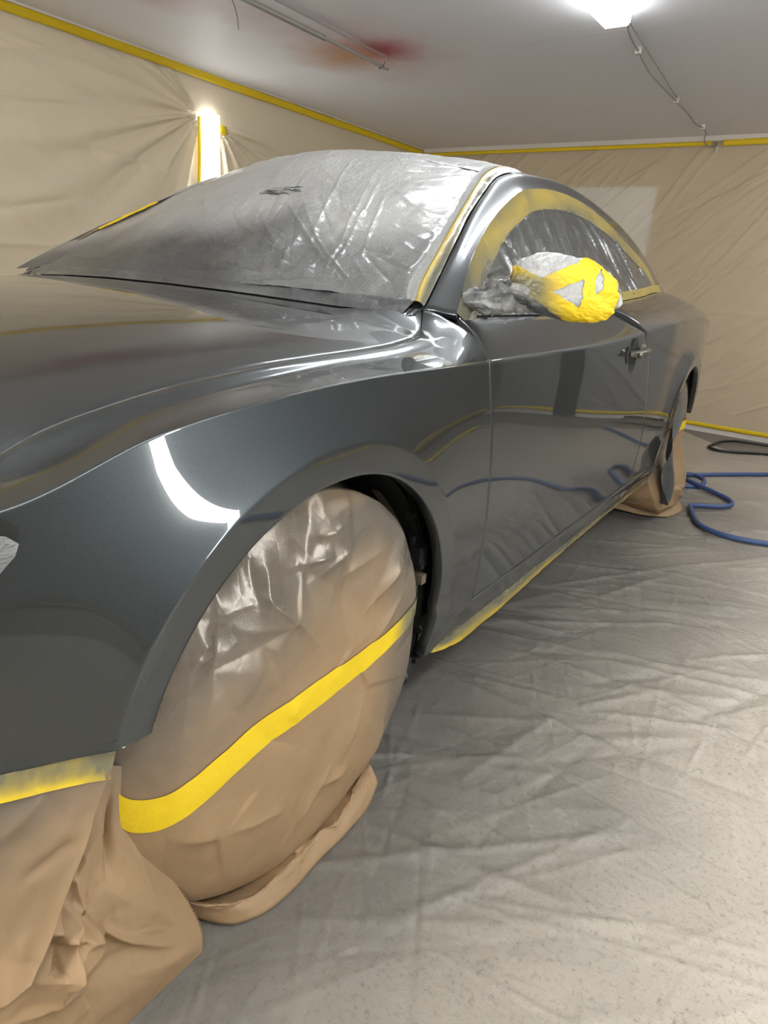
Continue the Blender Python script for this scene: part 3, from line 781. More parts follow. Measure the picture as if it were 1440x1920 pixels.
# roof, pillars, boot lid
RAIL = [(-.5331, .712, .9262), (-.679, .671, 1.018), (-.79, .640, 1.086), (-.918, .602, 1.156), (-1.04, .572, 1.218), (-1.154, .548, 1.271), (-1.28, .540, 1.303), (-1.45, .545, 1.318), (-1.617, .550, 1.324), (-2.069, .562, 1.300), (-2.524, .610, 1.207), (-2.895, .705, 1.010)]
WINT = [(-.548, .788, .922), (-.678, .740, 1.021), (-.873, .686, 1.128), (-1.069, .647, 1.206), (-1.15, .632, 1.232), (-1.273, .618, 1.256), (-1.40, .612, 1.272), (-1.565, .610, 1.280), (-1.89, .622, 1.257), (-2.24, .662, 1.176), (-2.455, .701, 1.098), (-2.519, .741, 1.019)]
rail = curve3(RAIL); wint = curve3(WINT)
def side_frame(mirror=False):
    t = np.linspace(0, 1, 140)
    tr_ = np.linspace(0, 1, 140)
    L = wint(t); U = rail(np.interp(t, [0, .5, 1], [0, .50, 1.0]))
    vq = np.linspace(0, 1, 22)[:, None, None]; P = L[None]*(1-vq)+U[None]*vq+np.array([.15, .60, .75])*(.013*np.sin(np.pi*vq**2.4)*np.sin(np.pi*np.clip(t, .03, .97))[None, :, None]**.5)
    V, F = grid(P); return panel('roof_frame', V, F, (0, 1, .5), PAINT, car, mirror=mirror, gap=.001, depth=.012)
side_frame(); side_frame(True)
tt = np.linspace(0, 1, 400); rr_ = rail(tt); t0 = np.interp(1.18, -rr_[:, 0], tt)
t = np.linspace(t0, 1, 60); v = np.linspace(-1, 1, 41); g = rail(t); P = np.zeros((60, 41, 3))
for i in range(60):
    P[i, :, 1] = v*g[i, 1]; P[i, :, 0] = g[i, 0]+.12*(1-v**2)*smooth01(-g[i, 0], 1.7, 1.2); P[i, :, 2] = g[i, 2]+.052*(1-np.abs(v)**2.3)
V, F = grid(P); panel('roof', V, F, (0, 0, 1), PAINT, car, gap=.001)
v = np.linspace(-1, 1, 31); xs = np.linspace(-2.91, -3.78, 20); P = np.zeros((20, 31, 3))
for i, x in enumerate(xs):
    b = belt_x(max(x, -3.75)); y = min(.70, b[1]); P[i, :, 0] = x-.05*(1-v**2); P[i, :, 1] = v*y; P[i, :, 2] = b[2]+.03*(1-v**2)
V, F = grid(P); panel('boot_lid', V, F, (0, 0, 1), PAINT, car)
# skin of the windscreen pillars, under the taped edge of the film
def pillar_skin(mirror=False):
    In = curve3([(-.49, .690, .905), (-.545, .668, .926), (-.703, .610, 1.026), (-.925, .550, 1.147), (-1.134, .496, 1.261), (-1.209, .482, 1.292), (-1.32, .479, 1.316)])(np.linspace(0, 1, 120))
    rz = rail(np.linspace(0, 1, 400)); kk = np.r_[.905, rz[:170, 2]]; R_ = rail(np.r_[0, np.interp(np.r_[.9253, np.maximum(In[1:, 2], .9253)], rz[:170, 2], np.linspace(0, 1, 400)[:170])][1:])
    V, F = grid(np.stack([In*(1-q)+R_*q+np.array([.3, .2, .6])*(.009*4*q*(1-q)) for q in np.linspace(0, 1, 8)]))
    return panel('windscreen_pillar', V, F, (.3, .3, 1), PAINT, car, mirror=mirror, gap=.0004, depth=.008)
pillar_skin(); pillar_skin(True)
# glass behind the films
def side_glass(mirror=False):
    t = np.linspace(0, 1, 60); W = wint(t); base = belt_x(np.linspace(-.56, -2.5, 60))
    P = np.stack([base*(1-q)+W*q for q in np.linspace(0, 1, 10)]); P[..., 1] -= .03
    V, F = grid(P); return panel('side_glass', V, F, (0, 1, 0), GLASS, car, flange=False, mirror=mirror)
side_glass(); side_glass(True)
# wheel housings, floor pan
def housing(cx, sgn):
    th = np.radians(np.linspace(17 if cx == 0 else -25, 205, 50)); rows = []
    for y, r in ((.868, RA+.012), (.80, RA+.02), (.60, RA+.02), (.47, RA+.02), (.46, .0)):
        rows.append(np.stack([cx+r*np.cos(th), np.full_like(th, y*sgn), ZC+r*np.sin(th)], -1))
    V, F = grid(np.stack(rows)); return mk('wheel_housing', V, F, DARK, car)
for cx in (0, WB):
    for s in (1, -1): housing(cx, s)
V, F = boxV((-1.37, 0, .235), (1.95, 1.62, .03)); mk('floor_pan', V, F, DARK, car, smooth=False)
def wheel(x, s):
    prof_ = [(.20, -.10), (.235, -.108), (.30, -.112), (.328, -.10), (.333, -.06), (.333, .06), (.328, .10), (.30, .112), (.235, .108), (.20, .10)]
    n = 48
    V = []; 
    for k in range(n):
        a = 2*math.pi*k/n
        for r, w_ in prof_: V.append((r*math.cos(a), w_, r*math.sin(a)))
    V = np.array(V); m = len(prof_); F = []
    for k in range(n):
        for j in range(m): F.append([k*m+j, k*m+(j+1) % m, ((k+1) % n)*m+(j+1) % m, ((k+1) % n)*m+j])
    front = x == 0; root = empty('wheel', (x+(.03 if front else 0), .745*s, .317 if front else .333)); root.parent = car; root.scale = (.95, 1, .95) if front else (1, 1, 1)
    mk('tire', V, orient(V, np.array(F), (0, 0, 0)), RUBBER, root, sharp=40)
    parts = []
    for k in range(5):
        a = 2*math.pi*k/5+.3
        for da in (-.16, .16):
            p0 = np.array([.05*math.cos(a), .075*s, .05*math.sin(a)]); p1 = np.array([.225*math.cos(a+da), .095*s, .225*math.sin(a+da)])
            parts.append(tubeVF([p0, (p0+p1)/2, p1], [.022, .018, .016], 8))
    th = np.linspace(0, 2*math.pi, 41)
    parts.append(tubeVF(np.stack([.228*np.cos(th), np.full(41, .092*s), .228*np.sin(th)], -1), .014, 8, False))
    parts.append(tubeVF([(0, .03*s, 0), (0, .09*s, 0)], .07, 20))
    V, F = merge(*parts); mk('rim', V, F, simple('grey_alloy', lin(96, 96, 98), .4, .5) if not bpy.data.materials.get('grey_alloy') else bpy.data.materials['grey_alloy'], root, sharp=40)
for x in (0, WB):
    for s in (1, -1): wheel(x, s)
# what shows in the open front wheel housing: spring strut, knuckle, bracket, line, splash flap
V, F = merge(tubeVF([(-.10, .60, .74), (-.13, .63, .50)], .05, 16), tubeVF([(-.13, .63, .50), (-.145, .64, .36)], .032, 14)); mk('shock_absorber', V, F, BLACK, car, sharp=50)
V, F = tubeVF(curve3([(-.19, .70, .635), (-.235, .735, .60), (-.275, .775, .556), (-.305, .805, .516), (-.322, .825, .482), (-.328, .83, .455)])(np.linspace(0, 1, 30)), np.interp(np.linspace(0, 1, 30), [0, .5, .9, 1], [.016, .020, .021, .012]), 14); mk('air_duct', V, F, BLACK, car, sharp=60)
_th = np.radians(np.linspace(134, 168, 24)); V, F = grid(np.stack([np.stack([.362*np.cos(_th), np.interp(_th, [_th[0], _th[-1]], [.800, .812])+q*np.interp(_th, [_th[0], _th[-1]], [.02, .042]), ZC+.362*np.sin(_th)], -1) for q in np.linspace(0, 1, 4)])); mk('arch_lining', V, F, OLDPRIMER, car)
parts = [boxV((-.330, .812, .474), (.028, .060, .016)), boxV((-.335, .838, .430), (.020, .030, .075)), boxV((-.336, .862, .420), (.018, .050, .020)), boxV((-.338, .832, .380), (.018, .030, .030))]
V, F = merge(*parts); mk('suspension_bracket', V, F, OLDPRIMER, car, smooth=False)
V, F = merge(boxV((-.330, .868, .468), (.030, .032, .045)), tubeVF([(-.325, .86, .49), (-.315, .862, .515)], .008, 8), tubeVF([(-.322, .885, .452), (-.312, .885, .452)], .007, 10)); mk('sensor_box', V, F, BLACK, car, smooth=False)
for yb, zb in ((.872, .566), (.878, .300)):
    xb = -math.sqrt(.364**2-(zb-ZC)**2); V, F = tubeVF([(xb, yb, zb), (xb+.012, yb, zb-.002)], .009, 12); mk('liner_clip', V, F, BLACK, car, sharp=40)
V, F = merge(tubeVF(curve3([(-.26, .76, .27), (-.275, .80, .22), (-.31, .84, .19), (-.34, .86, .185)])(np.linspace(0, 1, 20)), .02, 10), boxV((-.30, .83, .205), (.10, .08, .05))); mk('splash_guard', V, F, BLACK, car, sharp=40)
# panel behind the wheel inside the housing
P = np.zeros((10, 12, 3)); zz = np.linspace(.19, .66, 12)
for j in range(10): P[j, :, 1] = .50+.36*j/9; P[j, :, 0] = -np.sqrt(np.maximum((RA+.035)**2-(np.maximum(zz, .30)-ZC)**2, .0)); P[j, :, 2] = zz
V, F = grid(P); mk('inner_arch_panel', V, F, DARK, car)
# door handle mechanism, its outer grip taken off
def oval(cx, cz, rx, rz, n=24): a = np.linspace(0, 2*math.pi, n, endpoint=False); return np.stack([cx+rx*np.sign(np.cos(a))*np.abs(np.cos(a))**.7, cz+rz*np.sign(np.sin(a))*np.abs(np.sin(a))**.7], -1)
hd = empty('door_handle', (-1.60, .91, .82)); hd.parent = car
def plate(name, O, y, mat, th=.004):
    n = len(O); V = np.vstack([np.stack([O[:, 0]+1.60, np.full(n, y-.91), O[:, 1]-.82], -1), np.stack([O[:, 0]+1.60, np.full(n, y-.91-th), O[:, 1]-.82], -1)])
    F = [list(range(n))[::-1], [n+k for k in range(n)]]+[[k, (k+1) % n, n+(k+1) % n, n+k] for k in range(n)]
    return mk(name, V, F, mat, hd, smooth=False)
plate('handle_recess', oval(-1.575, .808, .040, .056), .9165, DARK, .012)
plate('handle_recess', oval(-1.515, .812, .034, .026), .9170, DARK, .012)
V, F = tubeVF(np.array([(-1.52, .915, .815), (-1.54, .935, .816), (-1.60, .941, .818), (-1.665, .936, .82), (-1.70, .92, .821)])-np.array([-1.6, .91, .82]), [.010, .013, .014, .013, .010], 12); mk('handle_grip', V, F, simple('dull_pewter', lin(104, 103, 92), .3, .6), hd, sharp=50)
V, F = tubeVF(np.array([(-1.535, .945, .816), (-1.535, .953, .816)])-np.array([-1.6, .91, .82]), .010, 14); mk('lock_cylinder', V, F, STEEL, hd, sharp=40)
plate('handle_recess', oval(-1.69, .822, .028, .020), .9172, simple('bare_plate', lin(126, 122, 112), .5), .004)

# ------------------------------------------------------------------ headlight tip at the edge of the wing
def hl_outline(s):
    O = np.array([(.452, .733), (.462, .7445), (.478, .750), (.52, .742), (.60, .728), (.72, .700), (.83, .668), (.83, .60), (.72, .60), (.60, .622), (.53, .648), (.49, .680), (.466, .708), (.455, .722)])
    c = np.array([.60, .68]); return c+(O-c)*s
def fanpatch(name, O, y, mat, parent):
    c = O.mean(0); rows = [c+(O-c)*q for q in (0.02, .35, .7, .88, 1.0)]
    G = np.stack(rows); P = np.stack([G[..., 0], ylow(G[..., 0], G[..., 1])+y, G[..., 1]], -1)
    V = P.reshape(-1, 3); F = gridF(5, len(O), closed=True); return mk(name, V, orient(V, F, (0, 1, 0)), mat, parent)
hlO = curve3(np.c_[np.vstack([hl_outline(1), hl_outline(1)[:1]]), np.zeros(15)])(np.linspace(0, 1, 61))[:-1, :2]
h = fanpatch('headlight', hlO, .0015, BLACK, car)
lens = fanpatch('lens', (hlO-[.6, .68])*[.975, .80]+[.6, .679], .004, GREYFILM, h); _a = lens.data.attributes.new('spray', 'FLOAT', 'POINT'); _a.data.foreach_set('value', [.75]*len(lens.data.vertices))

# ------------------------------------------------------------------ film over the windscreen
INNER = [(-.545, .672, .930), (-.561, .660, .944), (-.703, .616, 1.034), (-.925, .556, 1.155), (-1.134, .502, 1.269), (-1.209, .488, 1.300), (-1.32, .485, 1.324), (-1.46, .48, 1.338)]
inner = curve3(INNER)
WC = empty('windscreen_cover', (-.8, 0, 1.1)); tag(WC, 'crinkled grey misted plastic film taped over the car windscreen', 'plastic sheet')
WCO = np.array(WC.location)
def screen(t, v):
    g = inner(np.clip(t, 0, 1)); x, yw0, z = g[..., 0], g[..., 1], g[..., 2]
    k = np.clip((z-.93)/.37, 0, 1)
    a = np.maximum(1-np.abs(v)**2, 0)
    return np.stack([x+(.115+.04*k)*a, yw0*v, z+(.006+.022*k)*a-.06*np.maximum(np.abs(v)-1.04, 0)], -1)
t = np.linspace(0, 1, 240); v = np.linspace(-1.24, 1, 440)
Tg, Vg = np.meshgrid(t, v, indexing='ij'); P = screen(Tg, Vg)
Rw = np.random.default_rng(5)
uu = Vg*.62; ww = Tg*.95
sf = []
for k in range(46):        # creases fanning out of the near lower corner
    a = math.radians(Rw.uniform(98, 176)); l0 = Rw.uniform(.02, .25); L = Rw.uniform(.10, .55); ox = Rw.uniform(.22, .56)
    sf.append((ox+l0*math.cos(a), .02+l0*math.sin(a), ox+(l0+L)*math.cos(a), .02+(l0+L)*math.sin(a), Rw.uniform(.003, .009), Rw.uniform(.002, .0065)*Rw.choice([1, 1, -1])))
sf += randfolds(150, (-.6, .6, .05, .95), (.003, .008), (.0008, .0028), (.05, .3), lambda x, y, R: R.normal(math.radians(165), .5), 51)
sf += randfolds(26, (.15, .6, .2, .9), (.004, .009), (.0015, .004), (.15, .5), lambda x, y, R: R.normal(math.radians(20), .25), 52)
sf += [(-.6, .05, -.2, .05, .012, .008), (.10, .03, .45, .06, .012, .009)]
h = (.55+1.0*smooth01(Vg, .05, .55)*smooth01(Tg, .55, .1))*folds(uu, ww, sf)+.010*facets(uu, ww, 240, (-.8, .65, 0, 1), 66)*smooth01(Vg, -.1, .5)*smooth01(Tg, .6, .15)+.006*fbm(uu*4, ww*4, 61)+.0022*fbm(uu*17, ww*17, 62)
edge = smooth01(1-Vg, 0, .03)*smooth01(Vg+1.24, 0, .03)
nrm = np.array([.48, 0, .88])
P = P+(.006+h*edge)[..., None]*nrm; P_FILM = P.copy()
lowdark = np.clip(1.0-smooth01(Tg+.10*fbm(Vg*3, Tg*3, 8)-.10*np.maximum(Vg, 0)+.06*np.maximum(-Vg, 0), .10, .42)-.35*smooth01(Vg, .1, .7), 0, 1)  # dark paint mist low down; ceiling reflection painted in as paler near half
V, F = grid(P-WCO); F = orient(V, F, nrm)
mk('film_sheet', V, F, GREYFILM, WC, attr=np.clip(.18+.85*lowdark, 0, 1))
# lower hem tucked along the bonnet edge
vh = np.linspace(-1.03, 1.03, 260); top_ = screen(np.full(260, .012), np.clip(vh, -1, 1))+.008*np.array(nrm); top_[:, 1] = top_[:, 1]*np.maximum(np.abs(vh), 1)
low_ = top_+np.array([.050, 0, 0]); low_[:, 0] += .006*fbm(vh*9, vh*0, 5); low_[:, 2] = hood_z(low_[:, 0], low_[:, 1])+.0025
rows = []
for q in np.linspace(0, 1, 14):
    p = top_*(1-q)+low_*q; p[:, 2] += (.007*facets(vh*6, vh*0+q, 60, (-6.3, 6.3, 0, 1), 12)+.003*fbm(vh*30, vh*0+q*2, 3))*math.sin(q*math.pi)+.004*q*(1-q)*4; rows.append(p)
V, F = grid(np.stack(rows)-WCO); mk('film_hem', V, orient(V, F, (0, 0, 1)), GREYFILM, WC, attr=np.full(len(V), .95))
def pillar_tape(sgn, name, t0, t1, lift, spr, qr=(-.12, .95), mat=TAPE):
    n = 90; tq = np.linspace(t0, t1, n); z = inner(tq)[:, 2]
    rz = rail(np.linspace(0, 1, 400)); tr = np.interp(z, rz[:150, 2], np.linspace(0, 1, 400)[:150])
    Rr = rail(tr)
    I_ = inner(tq); rows = []; sp = []
    for q in np.linspace(qr[0], qr[1], 9):
        p = I_*(1-q)+Rr*q; bul = .010*(1-(2*np.clip(q, 0, 1)-1)**2)
        p = p+np.array([.45, .35, .75])*(bul+lift+.0025*fbm(tq*30, tq*0+q*2.2, 6))[:, None]; rows.append(p*np.array([1, sgn, 1])); sp.append(np.full(n, float(np.interp((q-qr[0])/(qr[1]-qr[0]), [0, .2, .4, .6, .75, 1], spr))))
    V, F = grid(np.stack(rows)-WCO); return mk(name, V, orient(V, F, (.3, .3*sgn, 1)), mat, WC, attr=np.concatenate(sp))
pillar_tape(1, 'tape_strip', .0, .80, .006, [.6, .3, .45, .85, 1.0, 1.0], (.22, 1.08))
pillar_tape(1, 'film_edge', -.0, .80, .0085, [.35, .15, .05, .10, .2, .3], (-.14, .44), GREYFILM)
pillar_tape(-1, 'tape_strip', .22, .44, .012, [.1, .1, .05, .05, .1, .1], (.30, .95))
# smudged print on the film
tz_ = np.linspace(0, 1, 400); zz_ = screen(tz_, np.full(400, .12))[:, 2]
gi = lambda tq, vq: (np.interp(tq, t, np.arange(240)), np.interp(vq, v, np.arange(440)))
def on_film(z, vq):
    i, j = gi(np.interp(z, zz_, tz_), vq); i0 = np.minimum(i.astype(int), 238); j0 = np.minimum(j.astype(int), 438); fi = (i-i0)[:, None]; fj = (j-j0)[:, None]
    return (P_FILM[i0, j0]*(1-fi)+P_FILM[i0+1, j0]*fi)*(1-fj)+(P_FILM[i0, j0+1]*(1-fi)+P_FILM[i0+1, j0+1]*fi)*fj+np.array(nrm)*.0015
parts = []
Rp = np.random.default_rng(4)
def stroke(v0, z0, v1, z1, wd, n=14):
    s = np.linspace(0, 1, n); vq = v0+(v1-v0)*s; zc_ = z0+(z1-z0)*s+.0015*fbm(s*6, s*0+v0*40, 3); ww_ = wd*(.4+.6*np.sin(np.pi*np.clip(s, .06, .94)))*(1+.6*fbm(s*9, s*0+z0*90, 8))
    V, F = grid(np.stack([on_film(zc_-ww_, vq), on_film(zc_+ww_, vq)])); parts.append((V-WCO, orient(V, F, nrm)))
for a in ((.015, 1.1745, .20, 1.1765, .0016), (.02, 1.180, .10, 1.183, .0012), (.04, 1.1845, .12, 1.187, .0008), (.13, 1.1865, .235, 1.189, .0015), (.12, 1.193, .235, 1.1975, .0013), (.05, 1.1905, .11, 1.194, .0007), (.215, 1.183, .25, 1.186, .0012), (.06, 1.1785, .16, 1.1795, .0010)): stroke(*a)
for k in range(22):
    a = Rp.uniform(.03, .24); b = Rp.uniform(1.177, 1.186); stroke(a, b, a+.002, b+.004, .0012, 4)
V, F = merge(*parts); mk('print_mark', V, F, INK, WC)

# ------------------------------------------------------------------ film over the side window, with its band of tape
WN = empty('window_cover', (-1.4, .72, 1.05)); tag(WN, 'clear wrinkled film with a tape border over the near side window', 'plastic sheet'); WNO = np.array(WN.location)
n = 150; tq = np.linspace(0, 1, n); W = wint(tq); Bs = belt_x(np.interp(tq, [0, .06, .9, 1], [-.57, -.62, -2.35, -2.50]))
def inset(C, d):
    T = np.gradient(C, axis=0); T /= np.linalg.norm(T, axis=1, keepdims=True); nn = np.cross(T, np.array([0, .9, .44])); nn /= np.linalg.norm(nn, axis=1, keepdims=True)
    c = np.array([-1.4, .72, 1.02]); s = np.sign(((c-C)*nn).sum(1))[:, None]; return C+nn*s*d
rows = [W*(1-q)+inset(W, .058)*q+np.array([0, .9, .44])*(.004+.003*math.sin(q*3.14)+.002*fbm(tq*40, tq*0+q*2, 3))[:, None] for q in np.linspace(-.08, 1, 8)]
V, F = grid(np.stack(rows)-WNO); sp = np.concatenate([np.clip(.84-.16*math.sin(q*3.1)+.35*fbm(tq*9, tq*0+q, 5)+.25*smooth01(tq, .25, .0), 0, 1) for q in np.linspace(0, 1, 8)])
mk('tape_strip', V, orient(V, F, (0, 1, .3)), TAPE, WN, attr=sp)
xs = np.linspace(-1.0, -2.50, 100); Bq = belt_x(xs)
rows = [Bq+np.array([0, -.010, .026])*q+np.array([0, .006, .003])+(.0015*fbm(xs*14, xs*0+q, 4))[:, None]*np.array([0, 1, 0]) for q in np.linspace(-.1, 1, 5)]
V, F = grid(np.stack(rows)-WNO); mk('tape_strip', V, orient(V, F, (0, 1, .3)), TAPE, WN, attr=np.full(len(V), .62))
nq = 90; Q = np.linspace(0, 1, nq); Wi = inset(W, .050)
n = 260; tq = np.linspace(0, 1, n); W2 = curve3(Wi)(tq); B2 = belt_x(np.interp(tq, [0, .06, .9, 1], [-.60, -.66, -2.30, -2.42]))
P = B2[None]*(1-Q[:, None, None])+W2[None]*Q[:, None, None]
xx, zz = P[..., 0], P[..., 2]
wf = randfolds(46, (-2.3, -.65, .98, 1.25), (.004, .010), (.003, .009), (.10, .32), lambda x, y, R: R.normal(math.radians(88 if x > -1.5 else 66), .13), 71)
wf += randfolds(40, (-1.0, -.55, .93, 1.1), (.004, .010), (.003, .008), (.05, .2), lambda x, y, R: R.normal(math.radians(60), .6), 72)
h = folds(xx, zz, wf)+.006*fbm(xx*6, zz*6, 73)
P = P+(.003+np.maximum(h, -.012)*smooth01(Q, 0, .06)[:, None]*smooth01(1-Q, 0, .06)[:, None])[..., None]*np.array([0, .9, .44])
V, F = grid(P-WNO); sp = np.clip(.25+.55*smooth01(xx, -.85, -.60)*smooth01(zz, 1.05, .95)+.35*smooth01(xx, -1.2, -2.2), 0, 1)
mk('film_sheet', V, orient(V, F, (0, 1, .4)), CLEARFILM, WN, attr=sp)

# ------------------------------------------------------------------ wrapped door mirror
MC = np.array([-.67, .965, .992]); ax = np.array([-.577, .812, -.10]); ax /= np.linalg.norm(ax)
bx = np.array([0, 0, 1.0]); bx -= ax*(bx@ax); bx /= np.linalg.norm(bx); cx_ = np.cross(ax, bx)
MR = empty('mirror_cover', MC); tag(MR, 'door mirror wrapped in crumpled plastic and yellow tape', 'mirror')
nu, nv = 190, 260
th = np.linspace(.02, math.pi-.02, nu); ph = np.linspace(0, 2*math.pi, nv, endpoint=False); TH, PH = np.meshgrid(th, ph, indexing='ij')
def sp_(c, e): return np.sign(c)*np.abs(c)**e
aa = -sp_(np.cos(TH), .72); rr = np.sin(TH)**.62; bb = rr*sp_(np.sin(PH), .80); cc = rr*sp_(np.cos(PH), .85)
tap = 1-.18*np.clip(aa, 0, 1)**2-.16*np.clip(-aa, 0, 1)**2
wr = .006*crumple(aa*1.2+cc*.5, bb, 90, (-2, 2, -1.2, 1.2), 3)+.004*fbm(aa*5+cc*2, bb*5, 5)+.003*fbm(aa*13, bb*13+cc*4, 6)
vec = aa[..., None]*.110*ax+bb[..., None]*.062*tap[..., None]*bx+cc[..., None]*.048*tap[..., None]*cx_
vec = vec*(1+(wr/.06)[..., None]*.5)
vec = vec+np.array([0, 0, 1])*(-.010*np.clip(aa, 0, 1)**2)[..., None]
Vm = vec.reshape(-1, 3); Fm = gridF(nu, nv, closed=True); Fm = Fm if ((vnormals(Vm, Fm)*Vm).sum(1)).mean() > 0 else Fm[:, ::-1]
X = 1059+91*aa; Y = 534-56*bb
def seg_d(x0, y0, x1, y1):
    dx, dy = x1-x0, y1-y0; t = np.clip(((X-x0)*dx+(Y-y0)*dy)/(dx*dx+dy*dy), 0, 1); return np.hypot(X-x0-t*dx, Y-y0-t*dy)
wob = 3*fbm(X/14, Y/14, 9)
yel = (X+wob-.12*(Y-534) > 1079) | (seg_d(1085, 492, 1012, 542)+wob < 15) | (seg_d(955, 520, 1018, 545)+wob < 15) | (seg_d(1010, 552, 1100, 586)+wob < 15)
yel &= ~((np.abs(X-1105)+.35*np.abs(Y-512) < 8))
ym = yel.ravel()[Fm].all(1)
mk('film_bag', Vm, Fm, GREYFILM, MR, attr=np.clip(.05+1.0*smooth01(Y, 548, 582)+.2*fbm(X/30, Y/30, 2), 0, 1).ravel())
used, inv = np.unique(Fm[ym], return_inverse=True); Nm = vnormals(Vm, Fm)
mk('tape_strip', (Vm+Nm*.0016)[used], inv.reshape(-1, 4), TAPE, MR, attr=np.clip(.95*smooth01(X, 1070, 1000)*smooth01(Y, 498, 540)+.5*smooth01(Y, 560, 585)*smooth01(X, 1090, 1030), 0, 1).ravel()[used])
pts = curve3([(-.60, .775, .948), (-.612, .815, .955), (-.625, .86, .968), (-.645, .91, .978)])(np.linspace(0, 1, 50))
V, F = tubeVF(pts-MC, np.interp(np.linspace(0, 1, 50), [0, .25, .7, 1], [.016, .024, .032, .040]), 60)
V = np.array(V); s = np.arange(len(V)); j = s % 60; i = s//60
off = .009*facets(i/14., j/9., 70, (0, 4, 0, 7), 8)+.006*fbm(i/5., j/5., 3)
ctr = np.repeat(pts-MC, 60, axis=0); d = V[:3000]-ctr; d /= np.linalg.norm(d, axis=1, keepdims=True)+1e-9
V[:3000] += d*off[:3000, None]
mk('film_neck', V, F, GREYFILM, MR, attr=np.clip(.55+.8*fbm(i/12., j/12., 5)+.3*((j > 30)), 0, 1))
V, F = tubeVF([MC*0+ax*.100+np.array([0, 0, -.004]), ax*.114+np.array([0, 0, -.008]), ax*.124+np.array([0, 0, -.014])], [.006, .018, .008], 14); mk('film_tuft', V, F, GREYFILM, MR, attr=np.zeros(len(V)))

# ------------------------------------------------------------------ paper over the front wheel
def bag_y(x, z, cx=0.0):
    r = np.hypot(x-cx, z-.345); return .912-.055*np.minimum(r/.36, 1.25)**6
FB = [(0.15, 0.617, 0.148, 0.555), (0.232, 0.55, 0.148, 0.553), (0.185, 0.616, 0.151, 0.614), (0.222, 0.576, 0.2, 0.535), (0.253, 0.526, 0.225, 0.528), (-0.019, 0.669, 0.03, 0.614), (0.029, 0.615, -0.024, 0.62), (0.069, 0.581, 0.002, 0.582), (0.126, 0.601, 0.131, 0.541), (-0.018, 0.532, -0.145, 0.556), (-0.11, 0.51, -0.131, 0.396), (-0.099, 0.61, 0.035, 0.554), (-0.195, 0.521, -0.1, 0.455), (0.144, 0.561, 0.082, 0.498), (-0.019, 0.191, 0.057, 0.119), (0.061, 0.058, 0.061, 0.145), (0.008, 0.163, -0.072, 0.144), (-0.104, 0.274, -0.065, 0.196), (-0.186, 0.181, -0.166, 0.102), (0.268, 0.513, 0.22, 0.504), (0.055, 0.668, 0.011, 0.667), (-0.124, 0.383, -0.198, 0.449), (0.1, 0.348, 0.076, 0.359), (0.295, 0.25, 0.241, 0.224), (0.213, 0.215, 0.103, 0.175), (0.178, 0.361, 0.071, 0.278)]
def front_disp(x, z):
    R = np.random.default_rng(2)
    segs = [(a, b, c, d, R.uniform(.008, .018), R.uniform(.010, .020)*(1 if k % 5 else -.5)) for k, (a, b, c, d) in enumerate(FB)]
    h = folds(x, z, segs, 1.0)
    cr = .5+.5*facets(x, z, 60, (-.46, .46, -.08, .76), 14); c2 = facets(x, z, 170, (-.46, .46, -.08, .76), 24)
    amt = .010+.042*smooth01(z, .40, .58)+.012*smooth01(x, -.05, -.3)
    return .55*h+amt*(cr-.45)+(.0025+.006*smooth01(z, .42, .58))*c2+.006*fbm(x*4, z*4, 15)
WB1 = empty('wheel_cover', (0, .85, .01)); tag(WB1, 'brown kraft paper bag over the front wheel with a yellow tape band', 'paper'); W1O = np.array(WB1.location)
phi = np.linspace(0, 2*math.pi, 460, endpoint=False)
Rb = np.interp(np.degrees(phi), [0, 30, 60, 90, 120, 150, 180, 210, 240, 262, 275, 285, 300, 330, 360], [.362, .352, .342, .334, .317, .300, .295, .312, .332, .338, .338, .338, .350, .364, .362])
Rb = Rb+.016*np.exp(-(((np.degrees(phi)+180+15) % 360-180)/32)**2)+.006*fbm(np.cos(phi)*3, np.sin(phi)*3, 19)
rows = []; at = []
for q in np.r_[np.linspace(.01, .9, 120), np.linspace(.908, 1, 20)]:
    x = q*Rb*np.cos(phi); z = .345+q*Rb*np.sin(phi); y = bag_y(x, z)+front_disp(x, z)*smooth01(np.full_like(x, 1.04-q), 0, .12)
    rows.append(np.stack([x, y, np.maximum(z, .008)], -1)); at.append((x, z))
for k, (dy, sc) in enumerate(((.008, 1.004), (.025, 1.006), (.06, 1.004), (.11, 1.0), (.16, .99), (.20, .97))):
    x = sc*Rb*np.cos(phi); z = .345+sc*Rb*np.sin(phi); y = bag_y(x, z)-dy
    dr = 1+.022*fbm(phi*9, phi*0+k*.8, 23)*min(1, k/2)
    rows.append(np.stack([x*dr, y, np.maximum(.345+(z-.345)*dr, .008)], -1)); at.append((x, z))
P = np.stack(rows); V = (P-W1O).reshape(-1, 3); F = gridF(len(rows), 460, closed=True)
ax_ = np.concatenate([a for a, b in at]); az_ = np.concatenate([b for a, b in at])
sp = np.clip(1.15*smooth01(az_+.32*ax_, .36, .62)*(1-.45*np.exp(-((ax_+.02)/.11)**2-((az_-.50)/.07)**2))+.85*smooth01(ax_, -.10, -.24)*smooth01(az_, .05, .2)-.55*smooth01(az_, .61, .67)*smooth01(ax_, .15, -.05), 0, 1)
mk('paper_sheet', V, orient(V, F, (0, 1, 0)), KRAFT, WB1, attr=sp)
